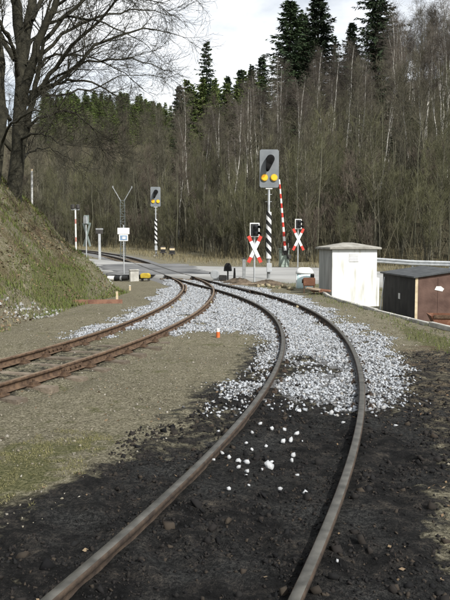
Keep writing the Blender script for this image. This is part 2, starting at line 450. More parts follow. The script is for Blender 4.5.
def zones(X, Y):
    dc = pdist(X, Y, COAL) + (fbm(X + 5, Y + 2, 1.3, 5) - .5) * 1.5 * (Y < 14)
    coalm = np.clip(.5 + dc / 1.1, 0, 1)
    coalm = np.minimum(coalm, 1 - .44 * sstep(.9, 1.7, X - .12 * (Y - 3)) * (Y < 14))
    bal = np.maximum(pdist(X, Y, BAL_A), pdist(X, Y, BAL_B))
    da = np.abs(sdist(X, Y, A_LINE))
    far = np.where((Y > 26) & (Y < 100), 1.6 - da, -9)
    bal = np.maximum(bal, far)
    bal = bal - 1.2 * np.clip(fbm(X + 31, Y + 7, .7, 3) - .50 - .020 * np.clip(Y - 8, 0, 9), 0, 1) * 10 * (Y < 19) + (fbm(X, Y, .8, 3) - .5) * .6 * (Y < 19)
    da_ = np.abs(sdist(X, Y, A_LINE))
    coalm = np.maximum(coalm, .62 * sstep(1.5, .9, da_) * sstep(14, 11.5, Y) * (Y > 0))
    db_ = np.abs(sdist(X, Y, B_LINE))
    coalm = np.maximum(coalm, .47 * sstep(1.0, .6, db_) * sstep(13.5, 11.5, Y) * (Y > 2))
    balm = np.clip(.40 + bal / .5, 0, 1)
    bank = sdist(X, Y, BANK_FOOT)
    gr = np.clip(.46 + np.maximum.reduce([pdist(X, Y, MOSS) / 1.8, pdist(X, Y, GRASS_R) / .5, pdist(X, Y, GRASS_L) / .6]), 0, 1)
    gr = np.maximum(gr, sstep(0, 1.2, bank) * .54)
    gr = np.maximum(gr, .30 * sstep(-7, -1, -bank) * (Y < 25))
    gr = np.maximum(gr, .5 * sstep(1.0, 1.8, X - 1.2) * sstep(26, 29, Y) * (Y < 33))
    lit = np.where(bank > .3, .48 * sstep(.2, 1.5, bank), 0)
    hill = sdist(X, Y, HILL_FOOT)
    fo = np.maximum(sstep(0, 3, hill), sstep(7, 10, bank))
    lit = np.maximum(lit, .52 * sstep(1.2, 2.0, X) * (Y < 12))
    return coalm, gr, balm, lit, fo

def ground_z(X, Y):
    z = base_z(X, Y)
    coalm, gr, balm, lit, fo = zones(X, Y)
    da = np.abs(sdist(X, Y, A_LINE)); db = np.abs(sdist(X, Y, B_LINE))
    intrack = np.maximum(sstep(1.15, .75, da), sstep(1.15, .75, db))
    r = (fbm(X, Y, 1.1, 3) - .5) * .09 * (1 - .75 * intrack) + (fbm(X, Y, .3, 3) - .5) * .035
    r += coalm * ((fbm(X + 9, Y, .20, 3) - .42) * .085 * (.4 + 1.2 * fbm(X, Y + 50, .9, 2)) + (fbm(X + 3, Y + 4, .07, 2) - .5) * .022 + .022)
    nr = sstep(.17, .06, np.abs(da - .53)) * coalm * (Y < 12)
    r = r * (1 - .8 * nr) + nr * .036
    bank = sdist(X, Y, BANK_FOOT)
    bk = sstep(0, 1, bank)
    r += bk * ((fbm(X, Y, 1.4, 4) - .5) * .85 + (fbm(X, Y, .4, 3) - .5) * .34)
    r += sstep(0, 8, sdist(X, Y, HILL_FOOT)) * (fbm(X, Y, 9, 4) - .5) * 2.4
    r -= .075 * sstep(1.25, .85, db) * (1 - coalm) * sstep(13.5, 11, Y)
    r += .016 * balm * sstep(8, 12, Y) * (Y < 33)
    road = -np.abs(sdist(X, Y, ROAD_C)) + 5.5
    r -= .10 * sstep(-1, .3, road) * (Y > 26)
    return z + r

# ---------------------------------------------------------------- ground sheet
def axis(lo, a, bb, hi, d, g):
    c = list(np.arange(a, bb, d)); s = d; x = c[-1]
    while x < hi: s *= g; x += s; c.append(x)
    s = d; x = a; l = []
    while x > lo: s *= g; x -= s; l.append(x)
    return np.array(l[::-1] + c)
gx = axis(-190, -3.0, 3.4, 190, .029, 1.045)
gy = axis(-40, 2.8, 11.5, 330, .032, 1.03)
GX, GY = np.meshgrid(gx, gy)
GZ = ground_z(GX.ravel(), GY.ravel())
nx_, ny_ = len(gx), len(gy)
idx = np.arange(nx_ * ny_).reshape(ny_, nx_)
Fq = np.stack([idx[:-1, :-1], idx[:-1, 1:], idx[1:, 1:], idx[1:, :-1]], -1).reshape(-1, 4)
gme = np_mesh('ground', np.stack([GX.ravel(), GY.ravel(), GZ], 1), Fq, True)
zs = zones(GX.ravel(), GY.ravel())
for nm, chs in (('zone', zs[:3]), ('zone2', (zs[3], zs[4], zs[4] * 0))):
    a_ = gme.color_attributes.new(nm, 'FLOAT_COLOR', 'POINT')
    a_.data.foreach_set('color', np.stack([*chs, np.ones_like(chs[0])], 1).astype(np.float32).ravel())
tag(link('ground', gme, M['ground']), kind='structure')
def gz(x, y): return float(ground_z(np.array([x]), np.array([y]))[0])
def gza(P): return ground_z(P[:, 0], P[:, 1])

# ---------------------------------------------------------------- road with level crossing
def offset_line(line, ws):
    P = np.array(line, float); T = np.gradient(P, axis=0); T /= np.linalg.norm(T, axis=1)[:, None]
    Nn = np.stack([T[:, 1], -T[:, 0]], 1)
    return P + Nn * np.array(ws)[:, None], P - Nn * np.array(ws)[:, None]
def resample(line, ws, k=12):
    t = np.arange(len(line)); tt = np.linspace(0, len(line) - 1, (len(line) - 1) * k + 1)
    P = np.array(line, float)
    # Catmull-Rom-like smoothing by repeated averaging
    q = np.stack([np.interp(tt, t, P[:, 0]), np.interp(tt, t, P[:, 1])], 1); w = np.interp(tt, t, ws)
    for _ in range(30): q[1:-1] = .25 * q[:-2] + .5 * q[1:-1] + .25 * q[2:]
    return q, w
def road_z(X, Y): return ramp(np.minimum(Y, 120)) + .108 - .36 * sstep(5, 13, X)
rc, rw = resample(ROAD_C, ROAD_W)
lanes = np.linspace(-1, 1, 17)
T = np.gradient(rc, axis=0); T /= np.linalg.norm(T, axis=1)[:, None]
Nn = np.stack([T[:, 1], -T[:, 0]], 1)
RP = rc[:, None, :] + Nn[:, None, :] * (rw[:, None] * lanes[None])[..., None]
RZ = road_z(RP[..., 0], RP[..., 1])
def strip_mesh(name, P, Z, thick=.25):
    a, k = Z.shape
    V = np.concatenate([np.concatenate([P, Z[..., None]], -1).reshape(-1, 3), np.concatenate([P[:, [0, -1]], (Z[:, [0, -1]] - thick)[..., None]], -1).reshape(-1, 3)])
    i = np.arange(a * k).reshape(a, k)
    Fs = [np.stack([i[:-1, :-1], i[:-1, 1:], i[1:, 1:], i[1:, :-1]], -1).reshape(-1, 4)]
    e = a * k + np.arange(a * 2).reshape(a, 2)
    Fs.append(np.stack([i[:-1, 0], i[1:, 0], e[1:, 0], e[:-1, 0]], -1)); Fs.append(np.stack([i[1:, -1], i[:-1, -1], e[:-1, 1], e[1:, 1]], -1))
    return np_mesh(name, V, np.concatenate(Fs), True)
tag(link('road', strip_mesh('road', RP, RZ), M['asphalt_pale']), kind='structure')
# darker asphalt patch of the crossing itself, a sheet laid over the road around the rails
pi_ = [i for i in range(len(A[0])) if 35.2 < A[1][i] < 46.2]
pc = np.stack([A[0][pi_], A[1][pi_]], 1); th_ = A[2][pi_]
pn = np.stack([np.cos(th_), -np.sin(th_)], 1)
off = np.linspace(-2.9, 2.3, 14)
CP = pc[:, None] + pn[:, None] * off[None, :, None]
CP = CP + (fbm(CP[..., 0] * 1.0, CP[..., 1] * 1.0, 1.2, 3) - .5)[..., None] * np.array([1.2, .5]) * (np.abs(np.linspace(-1, 1, 14)) > .8)[None, :, None]
CZ = road_z(CP[..., 0], CP[..., 1]) + .005
tag(link('road_crossing', strip_mesh('road_crossing', CP, CZ, .2), M['asphalt']), kind='structure')

# ---------------------------------------------------------------- railway tracks
RAIL = [(-.055, 0), (.055, 0), (.055, .010), (.010, .024), (.010, .080), (.032, .090), (.032, .112), (.026, .120), (-.026, .120), (-.032, .112), (-.032, .090), (-.010, .080), (-.010, .024), (-.055, .010)]
def rail_mesh(name, X, Y, TH, zoff=0.0, lift=0.0, prof=RAIL):
    Z = ramp(Y) + zoff
    nx, ny = np.cos(TH), -np.sin(TH)
    k = len(prof); n = len(X)
    V = np.zeros((n, k, 3))
    for j, (u, v) in enumerate(prof):
        V[:, j, 0] = X + nx * u; V[:, j, 1] = Y + ny * u; V[:, j, 2] = Z + v
    i = np.arange(n * k).reshape(n, k)
    Fq, mi = [], []
    for j in range(k):
        j2 = (j + 1) % k
        Fq.append(np.stack([i[:-1, j], i[:-1, j2], i[1:, j2], i[1:, j]], -1))
        mi += [1 if j == 7 else 0] * (n - 1)
    # end caps as quads of the profile halves
    caps = []
    for r in (0, n - 1):
        for q in ((0, 1, 2, 13), (13, 2, 3, 12), (12, 3, 4, 11), (11, 4, 5, 10), (10, 5, 6, 9), (9, 6, 7, 8)):
            caps.append([i[r, a] for a in q])
    Fq.append(np.array(caps)); mi += [0] * len(caps)
    return np_mesh(name, V.reshape(-1, 3), np.concatenate(Fq), False, mi)
def side(c, off, sel=None):
    X = c[0] + off * np.cos(c[2]); Y = c[1] - off * np.sin(c[2])
    if sel is None: return X, Y, c[2]
    return X[sel], Y[sel], c[2][sel]

rng = np.random.RandomState(3)
trackA = empty('railway_track', (0, 0, 0), 0, 'long curving track from the black foreground through pale ballast and over the road', 'track')
trackB = empty('railway_track', (0, 0, 0), 0, 'rusty siding branching off to the left edge with bare sleepers showing', 'track')
mats_a, mats_b = [M['rust_dark'], M['head_worn']], [M['rust'], M['head_rusty']]
selA = np.arange(0, len(A[0]), 3)
link('rail', rail_mesh('rail', *side(A, -.53, selA)), mats_a, trackA)
link('rail', rail_mesh('rail', *side(A, .53, selA)), mats_a, trackA)
# siding: travelling towards the camera its right side is the photograph's left
BLx = side(B, .53); BRx = side(B, -.53)
sepL = np.abs(sdist(BLx[0], BLx[1], list(zip(*[q[::2] for q in side(A, -.53)[:2]]))))
sepR = np.abs(sdist(BRx[0], BRx[1], list(zip(*[q[::2] for q in side(A, .53)[:2]]))))
iL = int(np.argmax(sepL > .075)); iR = int(np.argmax(sepR > .075))
selL = np.arange(iL, len(B[0]), 3); selR = np.arange(iR, len(B[0]), 3)
link('rail', rail_mesh('rail', *[q[selL] for q in BLx], zoff=-.003), mats_b, trackB)
link('rail', rail_mesh('rail', *[q[selR] for q in BRx], zoff=-.003), mats_b, trackB)
# check rails opposite the frog
fr = int(np.argmin(np.abs(sdist(BRx[0], BRx[1], A_LINE) - .53))) if False else None
sel = np.array([i for i in range(len(A[0])) if 24.2 < A[1][i] < 28.6])[::3]
link('check_rail', rail_mesh('check_rail', *side(A, .43, sel), zoff=-.002), mats_a, trackA)
bs = np.array([i for i in range(len(B[0])) if 24.2 < B[1][i] < 28.2])[::3]
link('check_rail', rail_mesh('check_rail', *side(B, .43, bs), zoff=-.002), mats_b, trackB)
# dark strips laid on the crossing paint the shade of sunken flangeways
pr = np.array(pi_)[::3]
for o_ in (-.462, .462):
    X, Y, TH = side(A, o_, pr)
    Pq = np.stack([np.stack([X - .03 * np.cos(TH), Y + .03 * np.sin(TH)], 1), np.stack([X + .03 * np.cos(TH), Y - .03 * np.sin(TH)], 1)], 1)
    link('flangeway_shade', strip_mesh('flangeway_shade', Pq, road_z(Pq[..., 0], Pq[..., 1]) + .009, .05), M['groove_shade'], trackA)

sl = MB().box(-.9, .9, -.105, .105, -.13, -.003)
plate = MB().box(-.13, .13, -.085, .085, -.006, .014)
for sx in (-1, 1):
    plate.box(sx * .060 - .012, sx * .060 + .022 * sx + .012, -.045, .045, .012, .034)
    plate.box(min(sx * .062, sx * .115), max(sx * .062, sx * .115), -.05, .05, .013, .05)
    plate.tube([(sx * .088, 0, .012), (sx * .088, 0, .078)], .016, 6)
sleeper_o = sl.build('sleeper', M['sleeper'], trackA, bevel=.012)
plate_o = plate.build('rail_chair', M['rust_dark'], trackA)
plate_b = plate_o.data.copy(); plate_b.materials.clear(); plate_b.materials.append(M['rust'])
def lay(track, c, s0, s1, step, skip=lambda x, y: False, pm=None, first=[True], buried=False):
    i = s0
    while i < min(s1, len(c[0])):
        x, y, th = c[0][int(i)], c[1][int(i)], c[2][int(i)]
        i += step * 10 * (1 + rng.uniform(-.04, .04))
        if skip(x, y): continue
        z = float(ramp(y)) - (.004 if track is trackB else 0)
        if buried: z += .012
        elif first[0]: o, first[0] = sleeper_o, False
        else:
            o = sleeper_o.copy(); COL.objects.link(o)
        if not buried: o.parent = track; o.location = (x, y, z + rng.uniform(-.012, 0)); o.rotation_euler = (0, rng.uniform(-.01, .01), -th + rng.uniform(-.03, .03))
        if y < 48:
            for h_ in (-.53, .53):
                p = plate_o.copy(); COL.objects.link(p)
                if pm: p.data = pm
                p.parent = track; p.location = (x + h_ * math.cos(th), y - h_ * math.sin(th), z); p.rotation_euler = (0, 0, -th)
on_road = lambda x, y: 34.6 < y < 47
nA = len(A_b[0]) - 1
lay(trackA, A, nA + 52, len(A[0]) - 150, .68, on_road)
lay(trackB, B, 40, len(B[0]), .66, on_road, plate_b)
bpy.data.objects.remove(plate_o)
# fishplated joints
def joint(track, c, i, off, m):
    x, y, th = c[0][i], c[1][i], c[2][i]
    fp = MB()
    for sx in (-1, 1):
        fp.box(sx * .012, sx * .030, -.26, .26, .026, .082)
        for q in (-.19, -.07, .07, .19): fp.tube([(sx * .028, q, .054), (sx * .056, q, .054)], .017, 6)
    o = fp.build('fishplate', m, track)
    o.location = (x + off * math.cos(th), y - off * math.sin(th), float(ramp(y)) - .002); o.rotation_euler = (0, 0, -th)
jb = int(np.argmin(np.hypot(BLx[0] - gp(62, 349, .06)[0], BLx[1] - gp(62, 349, .06)[1])))
joint(trackB, B, jb, .53, M['rust']); joint(trackB, B, jb + 14, -.53, M['rust'])
ja = nA + 106
joint(trackA, A, ja, .53, M['rust_dark']); joint(trackA, A, ja + 4, -.53, M['rust_dark'])

# ---------------------------------------------------------------- stones: one mesh per mass
def rocks(P, S, seed, flat=.7, kind='ico'):
    """irregular low-poly stones (20 triangles) at P with sizes S"""
    r = np.random.RandomState(seed)
    t = (1 + 5 ** .5) / 2
    ico = np.array([(-1, t, 0), (1, t, 0), (-1, -t, 0), (1, -t, 0), (0, -1, t), (0, 1, t), (0, -1, -t), (0, 1, -t), (t, 0, -1), (t, 0, 1), (-t, 0, -1), (-t, 0, 1)], float)
    ico /= np.linalg.norm(ico[0])
    fc = np.array([(0, 11, 5), (0, 5, 1), (0, 1, 7), (0, 7, 10), (0, 10, 11), (1, 5, 9), (5, 11, 4), (11, 10, 2), (10, 7, 6), (7, 1, 8), (3, 9, 4), (3, 4, 2), (3, 2, 6), (3, 6, 8), (3, 8, 9), (4, 9, 5), (2, 4, 11), (6, 2, 10), (8, 6, 7), (9, 8, 1)])
    if kind == 'octa':
        ico = np.array([(1, 0, 0), (-1, 0, 0), (0, 1, 0), (0, -1, 0), (0, 0, 1), (0, 0, -1)], float)
        fc = np.array([(0, 2, 4), (2, 1, 4), (1, 3, 4), (3, 0, 4), (2, 0, 5), (1, 2, 5), (3, 1, 5), (0, 3, 5)])
    if kind == 'chip':
        ico = np.array([(-1, -1, -1), (1, -1, -1), (1, 1, -1), (-1, 1, -1), (-1, -1, 1), (1, -1, 1), (1, 1, 1), (-1, 1, 1)], float) * .72
        fc = np.array([(0, 2, 1), (0, 3, 2), (4, 5, 6), (4, 6, 7), (0, 1, 5), (0, 5, 4), (1, 2, 6), (1, 6, 5), (2, 3, 7), (2, 7, 6), (3, 0, 4), (3, 4, 7)])
    n, k = len(P), len(ico)
    V = ico[None] * (1 + r.uniform(-.42, .38, (n, k, 1))) * np.stack([r.uniform(.7, 1.25, n), r.uniform(.6, 1.1, n), flat * r.uniform(.6, 1.1, n)], 1)[:, None]
    # random rotation
    q = r.randn(n, 4); q /= np.linalg.norm(q, axis=1)[:, None]
    if flat < .6: q[:, 1:3] *= .35; q /= np.linalg.norm(q, axis=1)[:, None]
    w, x, y, z = q.T
    Rm = np.stack([1 - 2 * (y * y + z * z), 2 * (x * y - w * z), 2 * (x * z + w * y), 2 * (x * y + w * z), 1 - 2 * (x * x + z * z), 2 * (y * z - w * x), 2 * (x * z - w * y), 2 * (y * z + w * x), 1 - 2 * (x * x + y * y)], 1).reshape(n, 3, 3)
    V = np.einsum('nij,nkj->nki', Rm, V) * S[:, None, None] + P[:, None]
    Fc = fc[None] + (np.arange(n) * k)[:, None, None]
    return V.reshape(-1, 3), Fc.reshape(-1, 3)
def scatter(seed, n, x0, x1, y0, y1, keep):
    r = np.random.RandomState(seed)
    X = r.uniform(x0, x1, n); Y = r.uniform(y0, y1, n)
    k = keep(X, Y, r)
    return X[k], Y[k], r
def rail_clear(X, Y, w=.062):
    ok = np.ones(len(X), bool)
    for c in (A, B):
        d = np.abs(sdist(X, Y, list(zip(c[0][::6], c[1][::6]))))
        ok &= np.abs(d - .53) > w
    return ok
# pale ballast
def keep_bal(X, Y, r):
    d = np.maximum(pdist(X, Y, BAL_A), pdist(X, Y, BAL_B))
    m_ = d + (fbm(X, Y, .8, 3) - .5) * 1.0 + r.randn(len(X)) * .13 * (Y < 20) > .02
    m_ &= ~((fbm(X + 31, Y + 7, .7, 3) > .53 + .020 * np.clip(Y - 8, 0, 9)) & (Y < 19) & (r.rand(len(X)) < .82))
    m_ &= r.rand(len(X)) < np.clip(.76 + .06 * (Y - 8), .76, 1)
    dens = np.clip(14 / np.maximum(Y, 6), .3, 1)
    return m_ & rail_clear(X, Y) & (r.rand(len(X)) < dens)
X, Y, r_ = scatter(11, 245000, -4.2, 4.2, 6.5, 33, keep_bal)
S = r_.uniform(.010, .0225, len(X)) * np.where(r_.rand(len(X)) < .10, 1.5, 1) * np.clip(.7 + Y / 40, 1, 1.5)
Z = ground_z(X, Y) + S * .12 + .004
V, Fc = rocks(np.stack([X, Y, Z], 1), S, 12, .58, 'chip')
print('ballast', len(X))
tag(link('ballast_stones', np_mesh('ballast_stones', V, Fc), M['ballast']), 'pale grey crushed ballast stones spread along the curving tracks', 'ballast', None, 'stuff')
# dark cinder clods
def keep_coal(X, Y, r):
    d = pdist(X, Y, COAL)
    return (d + (fbm(X, Y, .7, 3) - .5) * 1.1 > .05) & rail_clear(X, Y, .05) & (r.rand(len(X)) < np.clip(1.3 - .25 * r.rand(len(X)) - Y / 14, .15, 1)) & ((fbm(X + 3, Y + 8, .5, 2) > .42) | (r.rand(len(X)) < .25))
X, Y, r_ = scatter(13, 76000, -3.0, 4.0, 1.5, 11, keep_coal)
S = .003 + .013 * r_.rand(len(X)) ** 2.2 + (.010 + .018 * r_.rand(len(X))) * (r_.rand(len(X)) < .035)
Z = ground_z(X, Y) + S * .1
V, Fc = rocks(np.stack([X, Y, Z], 1), S, 14, .65, 'chip')
print('clods', len(X))
tag(link('cinder_clods', np_mesh('cinder_clods', V, Fc), M['clod']), 'black cinder and coal lumps covering the foreground', 'cinders', None, 'stuff')
# small pebbles in the yard dirt
def keep_peb(X, Y, r):
    return (pdist(X, Y, COAL) < .2) & (np.maximum(pdist(X, Y, BAL_A), pdist(X, Y, BAL_B)) < .3) & rail_clear(X, Y, .05) & (r.rand(len(X)) < np.clip(9 / Y, .1, 1)) & (sdist(X, Y, BANK_FOOT) < .5)
X, Y, r_ = scatter(15, 16000, -6, 5, 3, 26, keep_peb)
S = r_.uniform(.006, .016, len(X)) + .012 * (r_.rand(len(X)) < .06)
V, Fc = rocks(np.stack([X, Y, ground_z(X, Y) + S * .2], 1), S, 16, .6, 'octa')
tag(link('yard_pebbles', np_mesh('yard_pebbles', V, Fc), M['pebble']), 'small brown pebbles and grit lying on the yard dirt', 'pebbles', None, 'stuff')
# rubble strip at the foot of the bank
X, Y, r_ = scatter(17, 5000, -9, -3, 14, 30, lambda X, Y, r: (pdist(X, Y, STRIP) + (fbm(X, Y, 1, 2) - .5) * .6 > -.05))
S = r_.uniform(.02, .06, len(X))
V, Fc = rocks(np.stack([X, Y, ground_z(X, Y) + S * .3], 1), S, 18)
tag(link('stone_rubble', np_mesh('stone_rubble', V, Fc), M['rubble']), 'grey stone rubble spilling down the foot of the bank', 'rubble', None, 'stuff')
X, Y, r_ = scatter(19, 7000, -14, -4, 28, 60, lambda X, Y, r: (np.abs(sdist(X, Y, BANK_FOOT) - .2) < .8) & (Y > 30))
S = r_.uniform(.04, .12, len(X))
V, Fc = rocks(np.stack([X, Y, ground_z(X, Y) + S * .3], 1), S, 20)
tag(link('kerbside_rubble', np_mesh('kerbside_rubble', V, Fc), M['rubble']), 'grey rubble along the road beyond the grassy bank', 'rubble', None, 'stuff')

# single white stones lying on the cinders
LOOSE = [(222, 455, 6), (229, 461, 5), (238, 462, 7), (247, 462, 6), (247, 470, 5), (246, 476, 5), (270, 467, 9), (272, 461, 5), (292, 463, 6), (293, 455, 5), (229, 492, 6), (249, 490, 4), (305, 495, 7), (280, 491, 4), (297, 476, 4), (252, 449, 4), (272, 432, 6), (284, 433, 4), (291, 441, 5), (297, 434, 5), (283, 442, 6), (266, 445, 4), (302, 441, 4), (252, 434, 5), (331, 414, 6), (343, 424, 4), (218, 432, 4), (260, 424, 5), (207, 408, 5), (337, 565, 5), (395, 425, 4), (246, 443, 4), (238, 468, 5), (262, 470, 4), (213, 463, 4)]
group = 'loose white stones on the cinders'
for k, (px, py, s) in enumerate(LOOSE):
    x, y = gp(px, py, .03)
    S = np.array([s * y / F_PX * .62])
    V, Fc = rocks(np.zeros((1, 3)), S, 100 + k, .8)
    me = np_mesh('loose_stone', V, Fc)
    o = link('loose_stone', me, M['white_stone'], None, (x, y, gz(x, y) + float(S[0]) * .35))
    big = {6: ('largest white stone on the black cinders between the rails', None), 29: ('pale stone by itself just right of the right rail at the bottom', None), 30: ('pale stone right of the right rail below the ballast edge', None)}
    lab, g_ = big.get(k, ('small white ballast stone lying loose on black cinders between the rails', group))
    tag(o, lab, 'stone', g_ or group)

# ---------------------------------------------------------------- signals and signs
def zpx(y, Y): return CAM_H + (HORIZON - y) / F_PX * Y

def disc(mb, x, z, y0, y1, r, n=20, rx=None):
    mb.prism([((x + (rx or r) * math.cos(2 * math.pi * k / n)), z + r * math.sin(2 * math.pi * k / n)) for k in range(n)], front, y0, y1)
    return mb

def signal(x, y, label, rz=0):
    b = gz(x, y)
    t = empty('light_signal', (x, y, b - .05), rz, label, 'signal', 'crossing signals with striped masts')
    MB().box(-.22, .22, -.22, .22, -.2, .16).build('foundation', M['concrete'], t, bevel=.02)
    MB().tube([(0, 0, .1), (0, 0, 1.15)], .075, 14).build('lower_mast', M['steel_grey'], t, smooth=False)
    MB().box(-.10, .13, -.17, -.07, .55, .95).build('cable_box', M['galv'], t, bevel=.012)
    # striped section: a white tube with slanted black bands standing 2 mm proud
    MB().tube([(0, 0, 1.15), (0, 0, 3.20)], .115, 20).build('striped_sleeve', M['white_paint'], t)
    for k in range(5):
        z0 = 1.36 + k * .40
        band = MB(); n = 24
        for lvl in (0, .20):
            for q in range(n):
                a = 2 * math.pi * q / n
                band.v.append((.1185 * math.cos(a), .1185 * math.sin(a), z0 + lvl + .13 * -math.cos(a)))
        for q in range(n): band.f.append((q, (q + 1) % n, n + (q + 1) % n, n + q))
        band.build('black_stripe', M['black_paint'], t)
    MB().tube([(0, 0, 3.18), (0, 0, 4.34)], .052, 12).build('upper_mast', M['galv'], t)
    MB().box(-.15, .15, -.075, .075, 4.20, 4.27).build('clamp', M['white_paint'], t, bevel=.01)
    w, z0, z1, d = .425, 4.26, 5.92, .06
    c = .06
    poly = [(-w + c, z0), (w - c, z0), (w, z0 + c), (w, z1 - c), (w - c, z1), (-w + c, z1), (-w, z1 - c), (-w, z0 + c)]
    bd = MB().prism(poly, front, -.10, -.10 + d).build('board', M['board_grey'], t, bevel=.008)
    e = MB()
    e.prism([(-.3, z0 + .1), (.3, z0 + .1), (.3, z1 - .15), (-.3, z1 - .15)], front, -.04, .12)
    e.build('back_housing', M['dark_metal'], t, bevel=.02)
    for sx in (-1, 1):
        q = disc(MB(), sx * .21, 4.70, -.16, -.10, .155).build('lamp_ring', M['yellow_paint'], t)
        disc(MB(), sx * .21, 4.70, -.185, -.16, .125).build('yellow_lens', M['lamp_yellow'], t, bevel=.006)
    # upper lamp with its long drooping hood
    hood = MB(); n = 18; prev = None
    rings = [(.04, 5.50, -.10, .18), (.04, 5.50, -.30, .18), (.01, 5.42, -.38, .17), (-.04, 5.24, -.42, .13), (-.09, 5.05, -.40, .085), (-.10, 5.0, -.30, .06)]
    for (hx, hz_, hy, rr) in rings:
        for k in range(n):
            a = 2 * math.pi * k / n
            hood.v.append((hx + rr * math.cos(a), hy + (.06 * math.sin(a) if hz_ < 5.4 else 0), hz_ + rr * math.sin(a)))
    for i in range(len(rings) - 1):
        for k in range(n): hood.f.append((i * n + k, i * n + (k + 1) % n, (i + 1) * n + (k + 1) % n, (i + 1) * n + k))
    hood.f.append(tuple((len(rings) - 1) * n + k for k in range(n)))
    hood.build('lamp_hood', M['matt_black'], t, smooth=True)
    ld = MB()
    for k in range(9): ld.tube([(-.14, .08, 4.3 - k * .32), (.14, .08, 4.3 - k * .32)], .011, 6) if k < 3 else None
    ld.build('step_irons', M['galv'], t)
    return t
xs, ys = gp(268.5, 281); signal(xs, ys, 'tall near signal with black and white striped mast between the crossing signs', R(2))
xs, ys = gp(156, 256.5); signal(xs, ys, 'tall far signal with striped mast standing alone before the dark woods', R(4))

def cross_sign(x, y, zc, hh, hw, zbox, label, rz=0, back=False):
    b = gz(x, y)
    t = empty('crossing_sign', (x, y, b - .05), rz, label, 'sign', 'crossing signs with crossed boards')
    top = zbox + .62 if not back else zc + hh
    MB().tube([(0, .05, -.3), (0, .05, top - .1)], .04, 10).build('post', M['galv'], t)
    bw = .075
    L = math.hypot(hw, hh); ax, az = hw / L, hh / L
    def arm(s, m_in, m_end, y0):
        def fr(u, v, d): return (s * (u * ax) - v * az * 1, d, zc + u * az + s * v * ax)
        a = MB().prism([(-L * .60, -bw), (L * .60, -bw), (L * .60, bw), (-L * .60, bw)], fr, y0 - .02, y0).build('cross_board', m_in, t)
        for q in (-1, 1):
            MB().prism([(q * L * .602, -bw), (q * L, -bw), (q * L, bw), (q * L * .602, bw)], fr, y0 - .02, y0).build('red_tip' if not back else 'board_tip', m_end, a)
    if back:
        arm(1, M['sign_back'], M['sign_back'], 0); arm(-1, M['sign_back'], M['sign_back'], -.024)
    else:
        arm(1, M['white_paint'], M['red_paint'], 0); arm(-1, M['white_paint'], M['red_paint'], -.024)
    # light unit: white-rimmed black board with two hooded lamps
    w, h_ = .21, .30
    zb = zbox
    bx_ = MB().box(-w, w, -.01, .02, zb, zb + 2 * h_).build('light_board', M['white_paint'] if not back else M['sign_back'], t, bevel=.008)
    if back:
        MB().box(-.13, .13, .02, .16, zb + .05, zb + .52).build('light_housing', M['galv'], t, bevel=.015)
    else:
        MB().box(-w + .045, w - .045, -.035, -.008, zb + .045, zb + 2 * h_ - .045).build('black_field', M['black_paint'], t)
        for zz in (zb + .17, zb + .43):
            q = disc(MB(), .03, zz, -.05, -.034, .085).build('lens', M['lamp_off'], t)
            hd = MB(); n = 14
            for d, dz in ((-.034, 0), (-.30, -.05)):
                for rr in (.10, .092):
                    for k in range(n + 1):
                        a = math.pi * (-.12 + 1.24 * k / n)
                        hd.v.append((.03 + rr * math.cos(a) + (.10 if d < -.1 else 0), d, zz + rr * math.sin(a) + dz))
            m1 = n + 1
            for k in range(n):
                hd.f += [(k, k + 1, 2 * m1 + k + 1, 2 * m1 + k), (m1 + k + 1, m1 + k, 3 * m1 + k, 3 * m1 + k + 1), (2 * m1 + k, 2 * m1 + k + 1, 3 * m1 + k + 1, 3 * m1 + k)]
            hd.build('visor', M['black_paint'], t)
    return t
x1, y1 = gp(254.5, 283)
cross_sign(x1, y1, 1.46, .56, .27, 1.98, 'crossing sign left of the near striped mast with red tipped cross', R(8))
x2, y2 = gp(298, 268)
cross_sign(x2, y2, 1.74, .64, .33, 2.36, 'crossing sign beside the raised barrier with red tipped cross', R(14))
xk, yk = -8.9, 46.5
cross_sign(xk, yk, 2.10, .75, .28, 2.75, 'grey back of a crossing sign seen beyond the grassy bank', R(150), True)

# raised half barrier
xb, yb = gp(284, 267)
t = empty('barrier', (xb, yb, gz(xb, yb) - .04), R(12), 'raised red and white barrier pole on a grey green drive housing', 'barrier')
MB().box(-.27, .27, -.22, .22, -.2, 1.12).build('drive_housing', M['green_box'], t, bevel=.03)
MB().box(-.30, .30, -.25, .25, 1.122, 1.18).build('housing_lid', M['green_box'], t, bevel=.015)
MB().box(-.20, .20, -.235, -.222, .2, .95).build('housing_door', M['green_box'], t, bevel=.004)
arm_top, arm_bot = Vector((-.42, -.30, 5.35)), Vector((-.02, -.30, 1.05))
nb = 15
for k in range(nb):
    a, c_ = k / nb, (k + 1) / nb
    p0, p1 = arm_bot.lerp(arm_top, a), arm_bot.lerp(arm_top, c_)
    MB().tube([p0, p1], [.085 - .04 * a, .085 - .04 * c_], 12).build('pole_band', M['white_paint'] if k % 2 == 0 else M['red_paint'], t)
MB().box(-.20, .20, -.30, -.24, .78, 1.30).build('pivot_plate', M['dark_metal'], t, bevel=.01)
MB().box(.10, .36, -.33, -.27, .55, .80).tube([(.02, -.30, 1.02), (.25, -.30, .68)], .03, 8).build('counterweight', M['dark_metal'], t)
MB().tube([(.30, .1, -.1), (.30, .1, 1.5)], .03, 8).build('hand_crank_post', M['steel_grey'], t)

# grey post near the point lever
xp, yp = gp(244, 284)
t = empty('marker_post', (xp, yp, gz(xp, yp)), 0, 'short dark grey post left of the near crossing sign', 'post')
MB().box(-.07, .07, -.05, .05, -.2, 1.05).build('post', M['steel_grey'], t, bevel=.012)
MB().prism([(-.085, 1.05), (.085, 1.05), (0, 1.14)], front, -.06, .06).build('cap', M['dark_metal'], t)

